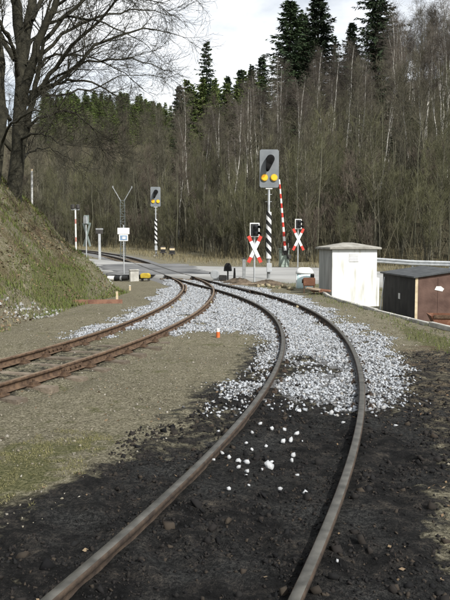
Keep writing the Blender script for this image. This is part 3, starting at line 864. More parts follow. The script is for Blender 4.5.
# hand point lever with round weight and lantern
xl, yl = gp(223, 281)
t = empty('point_lever', (xl, yl, gz(xl, yl)), R(-12), 'hand point lever with round grey weight and black lantern beside the turnout', 'point lever')
MB().box(-.55, .62, -.16, .16, -.08, .06).build('base_timber', M['sleeper'], t, bevel=.015)
MB().box(-.16, .16, -.11, .11, .06, .30).build('bearing_block', M['dark_metal'], t, bevel=.03)
MB().tube([(0, -.02, .22), (-.62, -.02, .40)], .028, 8).build('lever', M['dark_metal'], t)
disc(MB(), -.36, .33, -.10, .06, .20, 24).build('round_weight', M['galv'], t, bevel=.02)
MB().tube([(.22, 0, .05), (.22, 0, .50)], .035, 8).build('lantern_post', M['dark_metal'], t)
MB().prism([(.05, .48), (.39, .48), (.36, .70), (.29, .84), (.15, .84), (.08, .70)], front, -.13, .13).build('lantern', M['black_paint'], t, bevel=.015)
MB().prism([(.46, .02), (.58, .02), (.55, .62), (.50, .62)], front, -.05, .05).build('lock_bracket', M['dark_metal'], t)

# mound of soil by the lever (a heap with a plank on it)
def heap(name, px, py, rx, ry, h_, m_, label, cat, seed, zoff=0):
    x, y = gp(px, py)
    n, k = 28, 10
    V = [(0, 0, h_)]; Fc = []
    r = np.random.RandomState(seed)
    for j in range(1, k + 1):
        for i in range(n):
            a = 2 * math.pi * i / n; q = j / k
            zz = h_ * (1 - q ** 1.7) * r.uniform(.75, 1.2) - (.12 if j == k else 0)
            s = q * (1 + .18 * math.sin(2 * a + seed) + r.uniform(-.08, .08))
            V.append((rx * s * math.cos(a), ry * s * math.sin(a), zz))
    for i in range(n): Fc.append((0, 1 + i, 1 + (i + 1) % n))
    for j in range(k - 1):
        for i in range(n):
            a = 1 + j * n + i; b2 = 1 + j * n + (i + 1) % n
            Fc.append((a, a + n, b2 + n)); Fc.append((a, b2 + n, b2))
    o = link(name, np_mesh(name, np.array(V), np.array(Fc)), m_, None, (x, y, hz(x, y) + zoff))
    return tag(o, label, cat)
M['soil'] = mat('soil', (.04, .031, .022), (.13, .10, .07), 6, .95, 0, .9, 20)
heap('soil_heap', 238, 284, .80, .42, .24, M['soil'], 'low heap of brown soil beside the point lever', 'heap', 4)
heap('soil_heap', 268, 285, .75, .38, .20, M['leaf_litter'] if False else M['soil'], 'small heap of soil round the foot of the near signal', 'heap', 9)
xq, yq = gp(243, 287)
o = MB().box(-.85, .85, -.06, .06, -.02, .03).build('plank', M['wood_old'], None, bevel=.006)
o.location = (xq, yq, gz(xq, yq) + .10); o.rotation_euler = (0, R(-3), R(-14)); tag(o, 'weathered plank lying over the soil heap by the lever', 'plank')
# yellow-brown stones lying on the verge
rv = np.random.RandomState(40)
for k, (px, py, s) in enumerate([(262, 286, .13), (268, 287, .15), (273, 288, .11), (284, 288, .16), (290, 290, .13), (279, 289, .10), (258, 288, .10)]):
    x, y = gp(px, py)
    V, Fc = rocks(np.zeros((1, 3)), np.array([s]), 300 + k)
    o = link('verge_stone', np_mesh('verge_stone', V, Fc), M['verge_stone'] if 'verge_stone' in M else M.setdefault('verge_stone', mat('verge_stone', (.16, .135, .085), (.27, .23, .15), 8, .9, 0, .4, 40, rnd=.2)), None, (x, y, gz(x, y) + s * .3))
    tag(o, 'yellowish stone on the grass verge between track and road', 'stone', 'yellowish stones on the verge')

# ---------------------------------------------------------------- concrete hut
HY = 24.6
c0 = at(331.5, 300, HY); hz0 = hz(c0[0] + .7, HY + .6)
t = empty('concrete_hut', (c0[0], c0[1], hz0), R(9), 'white concrete relay hut with grey side coloured for shade and low slab roof', 'hut')
ht = zpx(249.5, HY) - hz0; wF = 1.60; dp = 1.55
hb = MB()
hb.box(0, wF, 0.006, dp, -.25, ht).build('wall', M['hut_shaded'], t, bevel=.01)
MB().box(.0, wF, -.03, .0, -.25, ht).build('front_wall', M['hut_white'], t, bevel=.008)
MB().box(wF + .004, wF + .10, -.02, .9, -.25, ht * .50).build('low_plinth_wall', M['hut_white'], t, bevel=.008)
rf = MB()
ov = .12
rf.v = [(-ov, -ov - .03, ht + .002), (wF + ov, -ov - .03, ht + .002), (wF + ov, dp + ov, ht + .002), (-ov, dp + ov, ht + .002),
        (-ov, -ov - .03, ht + .075), (wF + ov, -ov - .03, ht + .075), (wF + ov, dp + ov, ht + .075), (-ov, dp + ov, ht + .075),
        (wF * .40, dp * .5, ht + .24), (wF * .62, dp * .5, ht + .24)]
rf.f = [(0, 3, 2, 1), (0, 1, 5, 4), (1, 2, 6, 5), (2, 3, 7, 6), (3, 0, 4, 7), (4, 5, 9, 8), (5, 6, 9), (6, 7, 8, 9), (7, 4, 8)]
rf.build('roof', M['roof_slab'], t, bevel=.012)
v_ = MB()
v_.box(.60, .94, -.045, -.032, ht - .42, ht - .12)
vo = v_.build('vent', M['vent'], t)
for k in range(5):
    MB().box(.62, .92, -.056, -.046, ht - .40 + k * .055, ht - .37 + k * .055).build('louvre', M['vent'], vo)
MB().box(-.012, .0, .3, 1.15, .02, ht - .25).build('side_door', M['hut_shaded'], t, bevel=.004)

# ---------------------------------------------------------------- black shed
SY = 20.0
c0 = at(415.5, 310, SY); sz0 = hz(c0[0] + .6, SY + 1)
t = empty('low_shed', (c0[0], c0[1], sz0), R(3.5), 'low shed with black tarred side and brown front under a tar paper roof', 'shed')
sh = zpx(277.5, SY) - sz0; sw, sl_ = 2.3, 3.2
nb_ = 9
for k in range(nb_):       # vertical tarred boards of the long side
    a = k * sl_ / nb_
    MB().box(-.025, 0, a + .006, a + sl_ / nb_ - .006, -.2, sh).build('board', M['tar'], t)
MB().box(.002, .03, 0, sl_, -.2, sh - .01).build('side_wall', M['tar'], t)
MB().box(.034, sw, 0, .03, -.2, sh - .01).build('front_wall', M['brown_board'], t)
fb = 4
for k in range(fb):
    a = .05 + k * (sw - .06) / fb
    MB().box(a + .004, a + (sw - .06) / fb - .004, -.022, -.001, -.2, sh - .012).build('front_panel', M['brown_board'], t)
MB().box(-.03, .045, -.035, -.002 - .022, -.2, sh - .005).build('corner_post', M['wood_pale'], t)
MB().box(sw - .03, sw, .03, sl_, -.2, sh - .01).build('far_side_wall', M['tar'], t)
MB().box(.03, sw - .03, sl_ - .03, sl_, -.2, sh - .01).build('rear_wall', M['tar'], t)
g = .17
MB().prism([(0.03, sh - .012), (sw, sh - .012), (sw * .55, sh + g)], front, -.018, .012).build('gable', M['brown_board'], t)
ro = MB()
o_ = .10
ro.prism([(-o_, sh - .015), (sw * .55, sh + g + .012), (sw + o_, sh - .02), (sw + o_, sh + .02), (sw * .55, sh + g + .055), (-o_, sh + .03)], front, -.10, sl_ + .1).build('roof', M['tar_roof'], t, bevel=.006)
MB().box(-.032, -.026, 1.35, 1.52, sh * .42, sh * .42 + .17).build('notice', M['vent'], t)
pt = MB().prism([(.52, sh * .72), (.74, sh * .68), (.79, sh * .74), (.70, sh * .80), (.57, sh * .80)], front, -.030, -.0235).build('white_patch', M['white_paint'], t)
o = MB().tube([(-.25, 2.72, -.1), (-.05, 2.95, sh * .9)], .014, 6).build('leaning_rod', M['galv'], t)

# rusty tub at the right edge
TY = 17.2
c0 = at(446, 325, TY)
tz = hz(c0[0] + .3, TY)
t = empty('rusty_tub', (c0[0], c0[1], tz), R(-8), 'rusty iron tipping tub in front of the low shed', 'tub')
tt = zpx(314.5, TY) - tz
outer = [(-.42, tt), (-.30, tt * .50), (-.12, tt * .40), (.95, tt * .40), (1.2, tt)]
inner = [(.95 + .2, tt - .001), (.90, tt * .44), (-.10, tt * .44), (-.26, tt * .53), (-.37, tt - .001)]
MB().prism(outer + inner, front, -.38, .38).build('shell', M['rust_flat'], t)
for yy in (-.40, .36):
    MB().prism([(-.41, tt - .004), (-.295, tt * .505), (-.118, tt * .405), (.945, tt * .405), (1.18, tt - .004)], front, yy, yy + .018).build('end_plate', M['rust_flat'], t)
MB().box(-.35, 1.15, -.425, -.402, tt - .06, tt + .02).build('rim', M['rust'], t)
for xx in (-.05, .75):
    disc(MB(), xx, .12, -.30, -.24, .15, 18).build('wheel', M['black_paint'], t)
    disc(MB(), xx, .12, .24, .30, .15, 18).build('wheel', M['black_paint'], t)
MB().box(-.22, 1.0, -.24, .24, .16, tt * .40 - .004).build('underframe', M['black_paint'], t)

# kerb of concrete edging stones in front of hut and shed
kp, _ = resample(KERB, [1] * len(KERB), 40)
dk = np.concatenate([[0], np.cumsum(np.hypot(*np.diff(kp, axis=0).T))])
kr = empty('edging_kerb', (kp[0][0], kp[0][1], 0), 0, 'line of low concrete edging stones before the hut and shed', 'kerb')
s_ = 0.0; kerb_me = None
while s_ + 1.0 < dk[-1]:
    p0 = np.array([np.interp(s_, dk, kp[:, i]) for i in (0, 1)]); p1 = np.array([np.interp(s_ + .98, dk, kp[:, i]) for i in (0, 1)])
    mid = (p0 + p1) / 2; ang = math.atan2(p1[1] - p0[1], p1[0] - p0[0])
    if kerb_me is None:
        o = MB().box(-.485, .485, -.055, .055, -.5, .06).build('edging_stone', M['concrete'], kr, bevel=.012); kerb_me = o.data
    else: o = link('edging_stone', kerb_me, None, kr)
    o.location = (mid[0] - kp[0][0], mid[1] - kp[0][1], float(ramp(mid[1])) + random.Random(int(s_ * 10)).uniform(-.02, .012)); o.rotation_euler = (random.Random(int(s_ * 7)).uniform(-.03, .03), 0, ang)
    s_ += 1.0

# pale blue round-topped tank and scrap beside the hut
TKY = 27.6
c0 = at(304.5, 285, TKY); bz = hz(c0[0], TKY)
t = empty('round_tank', (c0[0], c0[1], bz - .03), R(10), 'pale blue tank with white rounded lid left of the hut', 'tank')
htk = zpx(266.5, TKY) - bz
def lathe(mb, prof, n=20, sx=1, sy=1):
    b0 = len(mb.v)
    for (r_q, z_q) in prof:
        for k in range(n): mb.v.append((sx * r_q * math.cos(2 * math.pi * k / n), sy * r_q * math.sin(2 * math.pi * k / n), z_q))
    for i in range(len(prof) - 1):
        for k in range(n): mb.f.append((b0 + i * n + k, b0 + i * n + (k + 1) % n, b0 + (i + 1) * n + (k + 1) % n, b0 + (i + 1) * n + k))
    mb.f.append(tuple(b0 + k for k in range(n))[::-1]); mb.f.append(tuple(b0 + (len(prof) - 1) * n + k for k in range(n)))
    return mb
hb_ = htk * .70
lathe(MB(), [(.30, 0), (.335, .04), (.34, hb_ * .5), (.33, hb_)], sy=.8).build('body', M['pale_blue'], t, smooth=True)
lathe(MB(), [(.348, hb_ + .002), (.35, hb_ + .06), (.30, hb_ + .16), (.20, hb_ + .24), (.08, htk)], sy=.8).build('lid', M['tank_white'], t, smooth=True)
MB().box(.17, .30, -.30, -.20, hb_ * .72, hb_ * 1.02).build('fitting', M['dark_metal'], t, bevel=.015)
MB().tube([(-.33, -.05, 0), (-.33, -.05, hb_)], .03, 8).build('drain_pipe', M['tank_white'], t)

BY = 24.9
c0 = at(309, 290, BY); bz = hz(c0[0], BY)
t = empty('rusty_stand', (c0[0], c0[1], bz), R(-6), 'rusty iron box on legs in front of the pale blue tank', 'scrap')
MB().box(-.21, .21, -.16, .16, .24, .52).build('box', M['rust_flat'], t, bevel=.02)
for sx in (-1, 1):
    for sy in (-1, 1): MB().box(sx * .17 - .022, sx * .17 + .022, sy * .12 - .022, sy * .12 + .022, -.08, .238).build('leg', M['rust'], t)
MB().tube([(-.25, 0, .40), (-.21, 0, .40)], .07, 12).build('flange', M['rust'], t)
for k, (px, py, L_, a, m_, lab) in enumerate([(318, 293, .55, 20, 'plank_red', 'short reddish board lying against the shaded hut wall'), (322, 296, .6, -12, 'rust_flat', 'rust brown scrap board nearest the hut corner'), (313, 297, .5, -30, 'wood_old', 'short weathered board below the rusty stand')]):
    Yk = 24.6 - k * .25
    c0 = at(px, py, Yk)
    o = MB().box(-L_ / 2, L_ / 2, -.08, .08, -.02, .02).build('scrap_board', M[m_], None, bevel=.005)
    o.location = (c0[0], c0[1], hz(c0[0], Yk) + .08 + .05 * k); o.rotation_euler = (R(14), R(6), R(a)); tag(o, lab, 'board')

# guard rail along the far side of the road
GR = [(6.9, 43.6), (11.0, 42.2), (15, 41.0), (19, 39.8), (23, 38.6), (27, 37.4), (31, 36.2)]
t = empty('guard_rail', (GR[0][0], GR[0][1], 0), 0, 'galvanised steel guard rail on posts along the far road edge', 'guard rail')
prof = [(0, .0), (.05, .05), (.05, .10), (0, .135), (0, .175), (.05, .21), (.05, .26), (0, .31)]
def grz(x, y): return float(road_z(np.array([x]), np.array([y]))[0])
for a, b2 in zip(GR[:-1], GR[1:]):
    v = MB(); d = Vector((b2[0] - a[0], b2[1] - a[1], 0)); nrm = Vector((d.y, -d.x, 0)).normalized()
    if nrm.y > 0: nrm = -nrm
    for P in (a, b2):
        for off_, h_ in prof:
            for th_ in (0, -.006):
                q = Vector((P[0] - GR[0][0], P[1] - GR[0][1], grz(*P) + .40 + h_)) + nrm * (off_ + th_ + .06)
                v.v.append(tuple(q))
    n2_ = len(prof) * 2
    for i in range(len(prof) - 1):
        v.f += [(2 * i, 2 * i + 2, n2_ + 2 * i + 2, n2_ + 2 * i), (2 * i + 1, n2_ + 2 * i + 1, n2_ + 2 * i + 3, 2 * i + 3)]
    v.build('beam', M['galv'], t, smooth=False)
    for f_ in (0, .5):
        px_, py_ = a[0] + (b2[0] - a[0]) * f_ - GR[0][0], a[1] + (b2[1] - a[1]) * f_ - GR[0][1]
        z_ = grz(a[0] + (b2[0] - a[0]) * f_, a[1] + (b2[1] - a[1]) * f_)
        MB().box(px_ - .05, px_ + .05, py_ + .06 - .05, py_ + .06 + .05, z_ - .5, z_ + .72).build('post', M['galv'], t)

# ---------------------------------------------------------------- left side: signs and small things
xq, yq = gp(124, 276)
t = empty('plate_sign', (xq, yq, gz(xq, yq)), R(6), 'thin post with white plate above a small blue plate', 'sign')
kk = yq / F_PX
MB().tube([(0, 0, -.2), (0, 0, 2.62)], .03, 10).build('post', M['galv'], t)
MB().box(-.29, .29, -.05, -.03, zpx(234.2, yq) - gz(xq, yq), zpx(228, yq) - gz(xq, yq)).build('white_plate', M['white_paint'], t)
zb0, zb1 = zpx(241, yq) - gz(xq, yq), zpx(234.6, yq) - gz(xq, yq)
pl = MB().box(-.22, .22, -.05, -.03, zb0, zb1).build('blue_plate', M['white_paint'], t)
MB().box(-.17, .17, -.056, -.0505, zb0 + .04, zb1 - .04).build('blue_field', M['blue_plate'], pl)
MB().box(-.06, .10, -.060, -.0565, zb0 + .10, zb1 - .10).build('white_mark', M['white_paint'], pl)

xq, yq = gp(134, 281)
t = empty('concrete_cabinet', (xq, yq, gz(xq, yq)), R(15), 'pale grey concrete block beside the thin plate post', 'block')
MB().box(-.20, .20, -.16, .16, -.1, .46).build('block', M['concrete'], t, bevel=.025)
MB().box(-.22, .22, -.18, .18, .462, .51).build('cap', M['concrete'], t, bevel=.012)
xq, yq = gp(145.5, 281)
t = empty('yellow_box', (xq, yq, gz(xq, yq)), R(-10), 'yellow drive box on short legs at the left of the crossing', 'box')
MB().prism([(-.19, .14), (.19, .14), (.21, .27), (.14, .36), (-.15, .36), (-.21, .27)], front, -.16, .16).build('housing', M['yellow_paint'], t, bevel=.02)
for sx in (-.15, .15): MB().box(sx - .03, sx + .03, -.1, .1, -.1, .14).build('leg', M['dark_metal'], t)
xq, yq = gp(121, 281)
t = empty('lying_marker', (xq, yq, gz(xq, yq) + .12), R(-14), 'black post with white end lying in the grass beside the crossing', 'post')
MB().tube([(-.30, 0, 0), (.34, 0, .02)], .11, 14).build('black_body', M['black_paint'], t)
MB().tube([(-.62, 0, 0), (-.302, 0, 0)], .11, 14).build('white_end', M['white_paint'], t)
MB().tube([(-.02, 0, 0), (.06, 0, .0)], .125, 14).build('ring', M['steel_grey'], t)

# forked lattice mast
MYY = 57.0
c0 = at(123, 256, MYY); b0 = gz(c0[0], MYY)
t = empty('lattice_mast', (c0[0], c0[1], b0), R(8), 'slim grey lattice mast with forked top behind the thin plate post', 'mast')
zt = zpx(201, MYY) - b0; ztt = zpx(188.5, MYY) - b0
for sx in (-1, 1): MB().tube([(sx * .20, 0, -.2), (sx * .16, 0, zt)], .034, 6).build('leg', M['lattice'], t)
ns = 11
for k in range(ns):
    za, zb_ = zt * k / ns, zt * (k + 1) / ns; s_ = 1 if k % 2 else -1
    MB().tube([(-s_ * .22, .02, za), (s_ * .22, .02, zb_)], .022, 5).build('brace', M['lattice'], t)
    MB().tube([(-.22, -.02, zb_), (.22, -.02, zb_)], .022, 5).build('rung', M['lattice'], t)
for sx in (-1, 1):
    MB().tube([(sx * .12, 0, zt - .05), (sx * .72, 0, ztt)], .036, 6).build('fork_arm', M['steel_grey'], t)
    MB().tube([(sx * .73, 0, ztt - .03), (sx * .74, 0, ztt + .14)], .05, 8).build('insulator', M['steel_grey'], t)

# red and white post with horns
RY = 50.0
c0 = at(76, 250, RY); b0 = gz(c0[0], RY)
t = empty('striped_post', (c0[0], c0[1], b0), R(6), 'slim red and white post topped with two dark lamps beyond the bank', 'post')
zt = zpx(210.5, RY) - b0
nb = 12
for k in range(nb): MB().tube([(0, 0, zt * k / nb - (.2 if k == 0 else 0)), (0, 0, zt * (k + 1) / nb)], .055, 10).build('post_band', M['faded_red'] if k % 4 == 1 else M['white_paint'], t)
MB().box(-.28, .28, -.05, .05, zt, zt + .10).build('crosspiece', M['steel_grey'], t)
for sx in (-.17, .17): lathe(MB(), [(.13, zt + .101), (.15, zt + .16), (.14, zt + .34), (.07, zt + .40)], 12).build('lamp', M['dark_metal'], t, loc=(sx, 0, 0))
# T-shaped post
TYY = 53.0
c0 = at(99.7, 252, TYY); b0 = gz(c0[0], TYY)
t = empty('t_post', (c0[0], c0[1], b0), R(6), 'grey post with short dark crossboard at the far road edge', 'post')
zt = zpx(230, TYY) - b0
MB().box(-.09, .09, -.06, .06, -.2, zt).build('post', M['galv'], t, bevel=.01)
MB().box(-.26, .26, -.07, -.05, zt - .28, zt - .002).build('dark_board', M['dark_metal'], t)
MB().box(-.27, .27, -.08, .08, zt, zt + .12).build('crossboard', M['steel_grey'], t, bevel=.01)
# two point lanterns
for (px, py, lab) in ((172, 258.5, 'small black lantern with pale lens right of the far signal'), (163, 256.8, 'small black lantern at the foot of the far signal')):
    xq, yq = gp(px, py); b0 = gz(xq, yq)
    t = empty('track_lantern', (xq, yq, b0), R(10), lab, 'lantern', 'small lanterns by the far track')
    MB().tube([(0, 0, -.2), (0, 0, .30)], .07, 8).build('post', M['dark_metal'], t)
    MB().box(-.26, .26, -.16, .16, .30, .40).build('base', M['dark_metal'], t)
    MB().box(-.20, .20, -.14, .14, .402, .78).build('lantern_body', M['black_paint'], t, bevel=.02)
    MB().box(-.20, .20, -.155, -.142, .62, .78).build('pale_lens', M['wood_pale'], t)
    MB().prism([(-.22, .78), (.22, .78), (.08, .90), (-.08, .90)], front, -.15, .15).build('cap', M['dark_metal'], t)

# reddish beam, pale stakes, small marker
xq, yq = gp(97, 303.5)
o = MB().box(-.72, .72, -.08, .08, -.05, .09).build('beam', M['plank_red'], None, bevel=.012)
o.location = (xq, yq, gz(xq, yq) + .03); o.rotation_euler = (0, 0, R(7)); tag(o, 'rust red beam lying on the dirt at the foot of the bank', 'beam')
xq, yq = gp(117, 300)
t = empty('stake', (xq, yq, gz(xq, yq)), R(10), 'pale wooden stake standing right of the rust red beam', 'stake')
MB().box(-.035, .035, -.025, .025, -.15, .24).build('shaft', M['wood_pale'], t, bevel=.005)
MB().box(-.036, .036, -.026, .026, .242, .27).build('pointed_top', M['wood_pale'], t)
xq, yq = gp(130, 291)
t = empty('stake', (xq, yq, gz(xq, yq)), 0, 'short pale stake in the grass just left of the siding bend', 'stake')
MB().box(-.03, .03, -.02, .02, -.1, .16).build('shaft', M['wood_pale'], t, bevel=.004)
MB().box(-.031, .031, -.021, .021, .162, .18).build('top', M['white_paint'], t)
xq, yq = gp(218, 337)
t = empty('marker_peg', (xq, yq, gz(xq, yq) - .01), R(12), 'small orange peg with white top between the two tracks', 'peg')
lathe(MB(), [(.036, 0), (.034, .11), (.030, .115)], 12).build('orange_body', M['orange'], t, smooth=False)
lathe(MB(), [(.030, .116), (.030, .165), (.018, .18)], 12).build('white_top', M['white_paint'], t)
# white stake on the crest of the bank
WY = 27.0
c0 = at(31.5, 190, WY); b0 = gz(c0[0], WY)
t = empty('white_stake', (c0[0], c0[1], b0), 0, 'thin white stake on top of the grassy bank below the big tree', 'stake')
MB().tube([(0, 0, -.2), (.03, 0, zpx(172, WY) - b0)], .038, 8).build('shaft', M['white_paint'], t)
MB().tube([(.03, 0, zpx(172, WY) - b0 + .001), (.03, 0, zpx(171, WY) - b0 + .03)], .04, 8).build('tip', M['wood_pale'], t)
# yellow stones lying against the rails
for k, (px, py) in enumerate([(206, 306), (211, 304), (297, 309), (172, 309), (180, 301)]):
    x, y = gp(px, py, .02); V, Fc = rocks(np.zeros((1, 3)), np.array([.055]), 400 + k)
    o = link('rail_stone', np_mesh('rail_stone', V, Fc), M['verge_stone'], None, (x, y, gz(x, y) + .04))
    tag(o, ['yellowish stone beside the siding rail near the turnout'] * 2 and ('yellowish stone lying on the right track near the hut' if k == 2 else 'yellowish stone lying on the siding near the turnout'), 'stone', 'yellowish stones on the ballast')

# ---------------------------------------------------------------- branch growing (vectorised)
def tubes(P, Rr, n):
    """P (N,K,3), Rr (N,K) -> open tubes with n sides"""
    N_, K, _ = P.shape
    T = np.gradient(P, axis=1); T /= np.linalg.norm(T, axis=2, keepdims=True) + 1e-9
    ref = np.where(np.abs(T[:, :1, 2:3]) < .9, np.array([0, 0, 1.]), np.array([1., 0, 0]))
    U = np.cross(T, np.broadcast_to(ref, T.shape)); U /= np.linalg.norm(U, axis=2, keepdims=True) + 1e-9
    W = np.cross(T, U)
    a = 2 * np.pi * np.arange(n) / n
    V = P[:, :, None] + (U[:, :, None] * np.cos(a)[None, None, :, None] + W[:, :, None] * np.sin(a)[None, None, :, None]) * Rr[:, :, None, None]
    i = np.arange(N_ * K * n).reshape(N_, K, n)
    j = np.roll(i, -1, axis=2)
    Fq = np.stack([i[:, :-1], j[:, :-1], j[:, 1:], i[:, 1:]], -1).reshape(-1, 4)
    return V.reshape(-1, 3), Fq
def join(parts):
    V = []; Fq = []; b = 0
    for v, f in parts:
        V.append(v); Fq.append(f + b); b += len(v)
    return np.concatenate(V), np.concatenate(Fq)
def unit(v): return v / (np.linalg.norm(v, axis=-1, keepdims=True) + 1e-9)
def kids(r, P, Rr, n, t0, t1, L, ang, up=.2, curl=.3, wig=.12, K=4, rf=.55, taper=.25, lfall=.5, droop=0.):
    N_, Kp, _ = P.shape
    t = r.uniform(t0, t1, (N_, n)); x = t * (Kp - 1)
    i = np.minimum(x.astype(int), Kp - 2); f = (x - i)[..., None]
    ii = np.arange(N_)[:, None]
    p = P[ii, i] * (1 - f) + P[ii, i + 1] * f
    tg = unit(P[ii, i + 1] - P[ii, i])
    rad = (Rr[ii, i] * (1 - f[..., 0]) + Rr[ii, i + 1] * f[..., 0])
    q = r.randn(N_, n, 3); q = unit(q - (q * tg).sum(-1, keepdims=True) * tg)
    A_ = np.radians(r.uniform(ang[0], ang[1], (N_, n)))[..., None]
    d = unit(tg * np.cos(A_) + q * np.sin(A_) + np.array([0, 0, up]))
    ln = (L if np.isscalar(L) else np.asarray(L)[:, None]) * r.uniform(.6, 1.15, (N_, n)) * (1 - lfall * t)
    p = p.reshape(-1, 3); d = d.reshape(-1, 3); ln = ln.reshape(-1); rad = rad.reshape(-1)
    out = np.zeros((len(p), K, 3)); out[:, 0] = p
    for k in range(1, K):
        d = unit(d + np.array([0, 0, curl / K - droop * k / K]) + r.randn(len(p), 3) * wig)
        out[:, k] = out[:, k - 1] + d * (ln / (K - 1))[:, None]
    r0 = np.maximum(rad * rf, .004)
    RR = r0[:, None] * np.linspace(1, taper, K)[None]
    return out, RR

def trunk_line(r, H, r0, lean=.03, K=9, wig=.02, rtip=.12):
    z = np.linspace(0, H, K); x = np.cumsum(r.randn(K) * wig * H / K * 3) + lean * z * r.randn(); y = np.cumsum(r.randn(K) * wig * H / K * 3) + lean * z * r.randn()
    x -= x[0]; y -= y[0]
    P = np.stack([x, y, z], 1)[None]; P[:, 0, 2] = -.6
    Rr = (r0 * (1 - (1 - rtip) * np.linspace(0, 1, K) ** .9))[None]; Rr[:, 0] *= 1.3
    return P, Rr

def bare_tree(seed, H, r0, nl=26, cs=.3, ll=.36, up=.35, tw=6, dense=1.0):
    r = np.random.RandomState(seed)
    P0, R0 = trunk_line(r, H, r0)
    P1, R1 = kids(r, P0, R0, nl, cs, .97, H * ll, (28, 58), up, .5, .10, 5, .5, .22, .55)
    P2, R2 = kids(r, P1, R1, 6, .2, .98, H * ll * .42, (25, 60), .15, .3, .16, 4, .6, .3, .3)
    P3, R3 = kids(r, P2, R2, int(tw * dense), .1, 1, H * ll * .20, (20, 65), .1, .2, .2, 3, .6, .4, .2)
    R2 = np.maximum(R2, .010); R3 = np.maximum(R3, .0075)
    tr = join([tubes(P0, R0, 8), tubes(P1, np.maximum(R1, .012), 5)])
    cr = join([tubes(P2, R2, 3), tubes(P3, R3, 3)])
    return tr, cr
def multistem(seed, H, ns=7, r0=.07):
    r = np.random.RandomState(seed)
    P = []; Rr = []
    for k in range(ns):
        a = r.uniform(0, 2 * np.pi); sp = r.uniform(.08, .34); h = H * r.uniform(.65, 1)
        z = np.linspace(0, 1, 8)
        rad = .15 + sp * h * z ** 1.25
        x = rad * np.cos(a) + np.cumsum(r.randn(8) * .06); y = rad * np.sin(a) + np.cumsum(r.randn(8) * .06)
        P.append(np.stack([x, y, z * h - .4 * (z == 0)], 1)); Rr.append(r0 * r.uniform(.6, 1.1) * (1 - .85 * z))
    P0 = np.array(P); R0 = np.array(Rr)
    P1, R1 = kids(r, P0, R0, 11, .15, .98, H * .24, (18, 45), .5, .6, .10, 4, .5, .3, .4)
    P2, R2 = kids(r, P1, R1, 6, .1, 1, H * .12, (18, 50), .35, .4, .15, 3, .6, .4, .2)
    P3, R3 = kids(r, P2, R2, 3, .1, 1, H * .07, (18, 55), .2, .3, .15, 3, .7, .5, .2)
    tr = join([tubes(P0, R0, 6), tubes(P1, np.maximum(R1, .010), 4)])
    cr = join([tubes(P2, np.maximum(R2, .0085), 3), tubes(P3, np.maximum(R3, .007), 3)])
    return tr, cr
def birch_tree(seed, H):
    r = np.random.RandomState(seed)
    P0, R0 = trunk_line(r, H, (.055 + .0036 * H), .05, 12, .022, .08)
    nf = r.randint(1, 3)
    P0b, R0b = kids(r, P0, R0, nf, .35, .6, H * .5, (8, 20), .4, .5, .06, 8, .6, .15, 0)
    P1, R1 = kids(r, P0, R0, 22, .45, .99, H * .17, (30, 55), .3, .3, .1, 5, .42, .25, .5)
    P1b, R1b = kids(r, P0b, R0b, 12, .3, .99, H * .13, (30, 55), .3, .3, .1, 5, .45, .25, .5)
    P1 = np.concatenate([P1, P1b]); R1 = np.concatenate([R1, R1b])
    P2, R2 = kids(r, P1, R1, 6, .1, 1, H * .085, (20, 55), .0, -.2, .15, 4, .6, .4, .2)
    P3, R3 = kids(r, P2, R2, 4, .1, 1, H * .05, (20, 55), -.2, -.4, .15, 3, .7, .5, .2)
    return join([tubes(P0, R0, 8), tubes(P0b, R0b, 6)]), join([tubes(P1, np.maximum(R1, .010), 4), tubes(P2, np.maximum(R2, .008), 3), tubes(P3, np.maximum(R3, .0065), 3)])
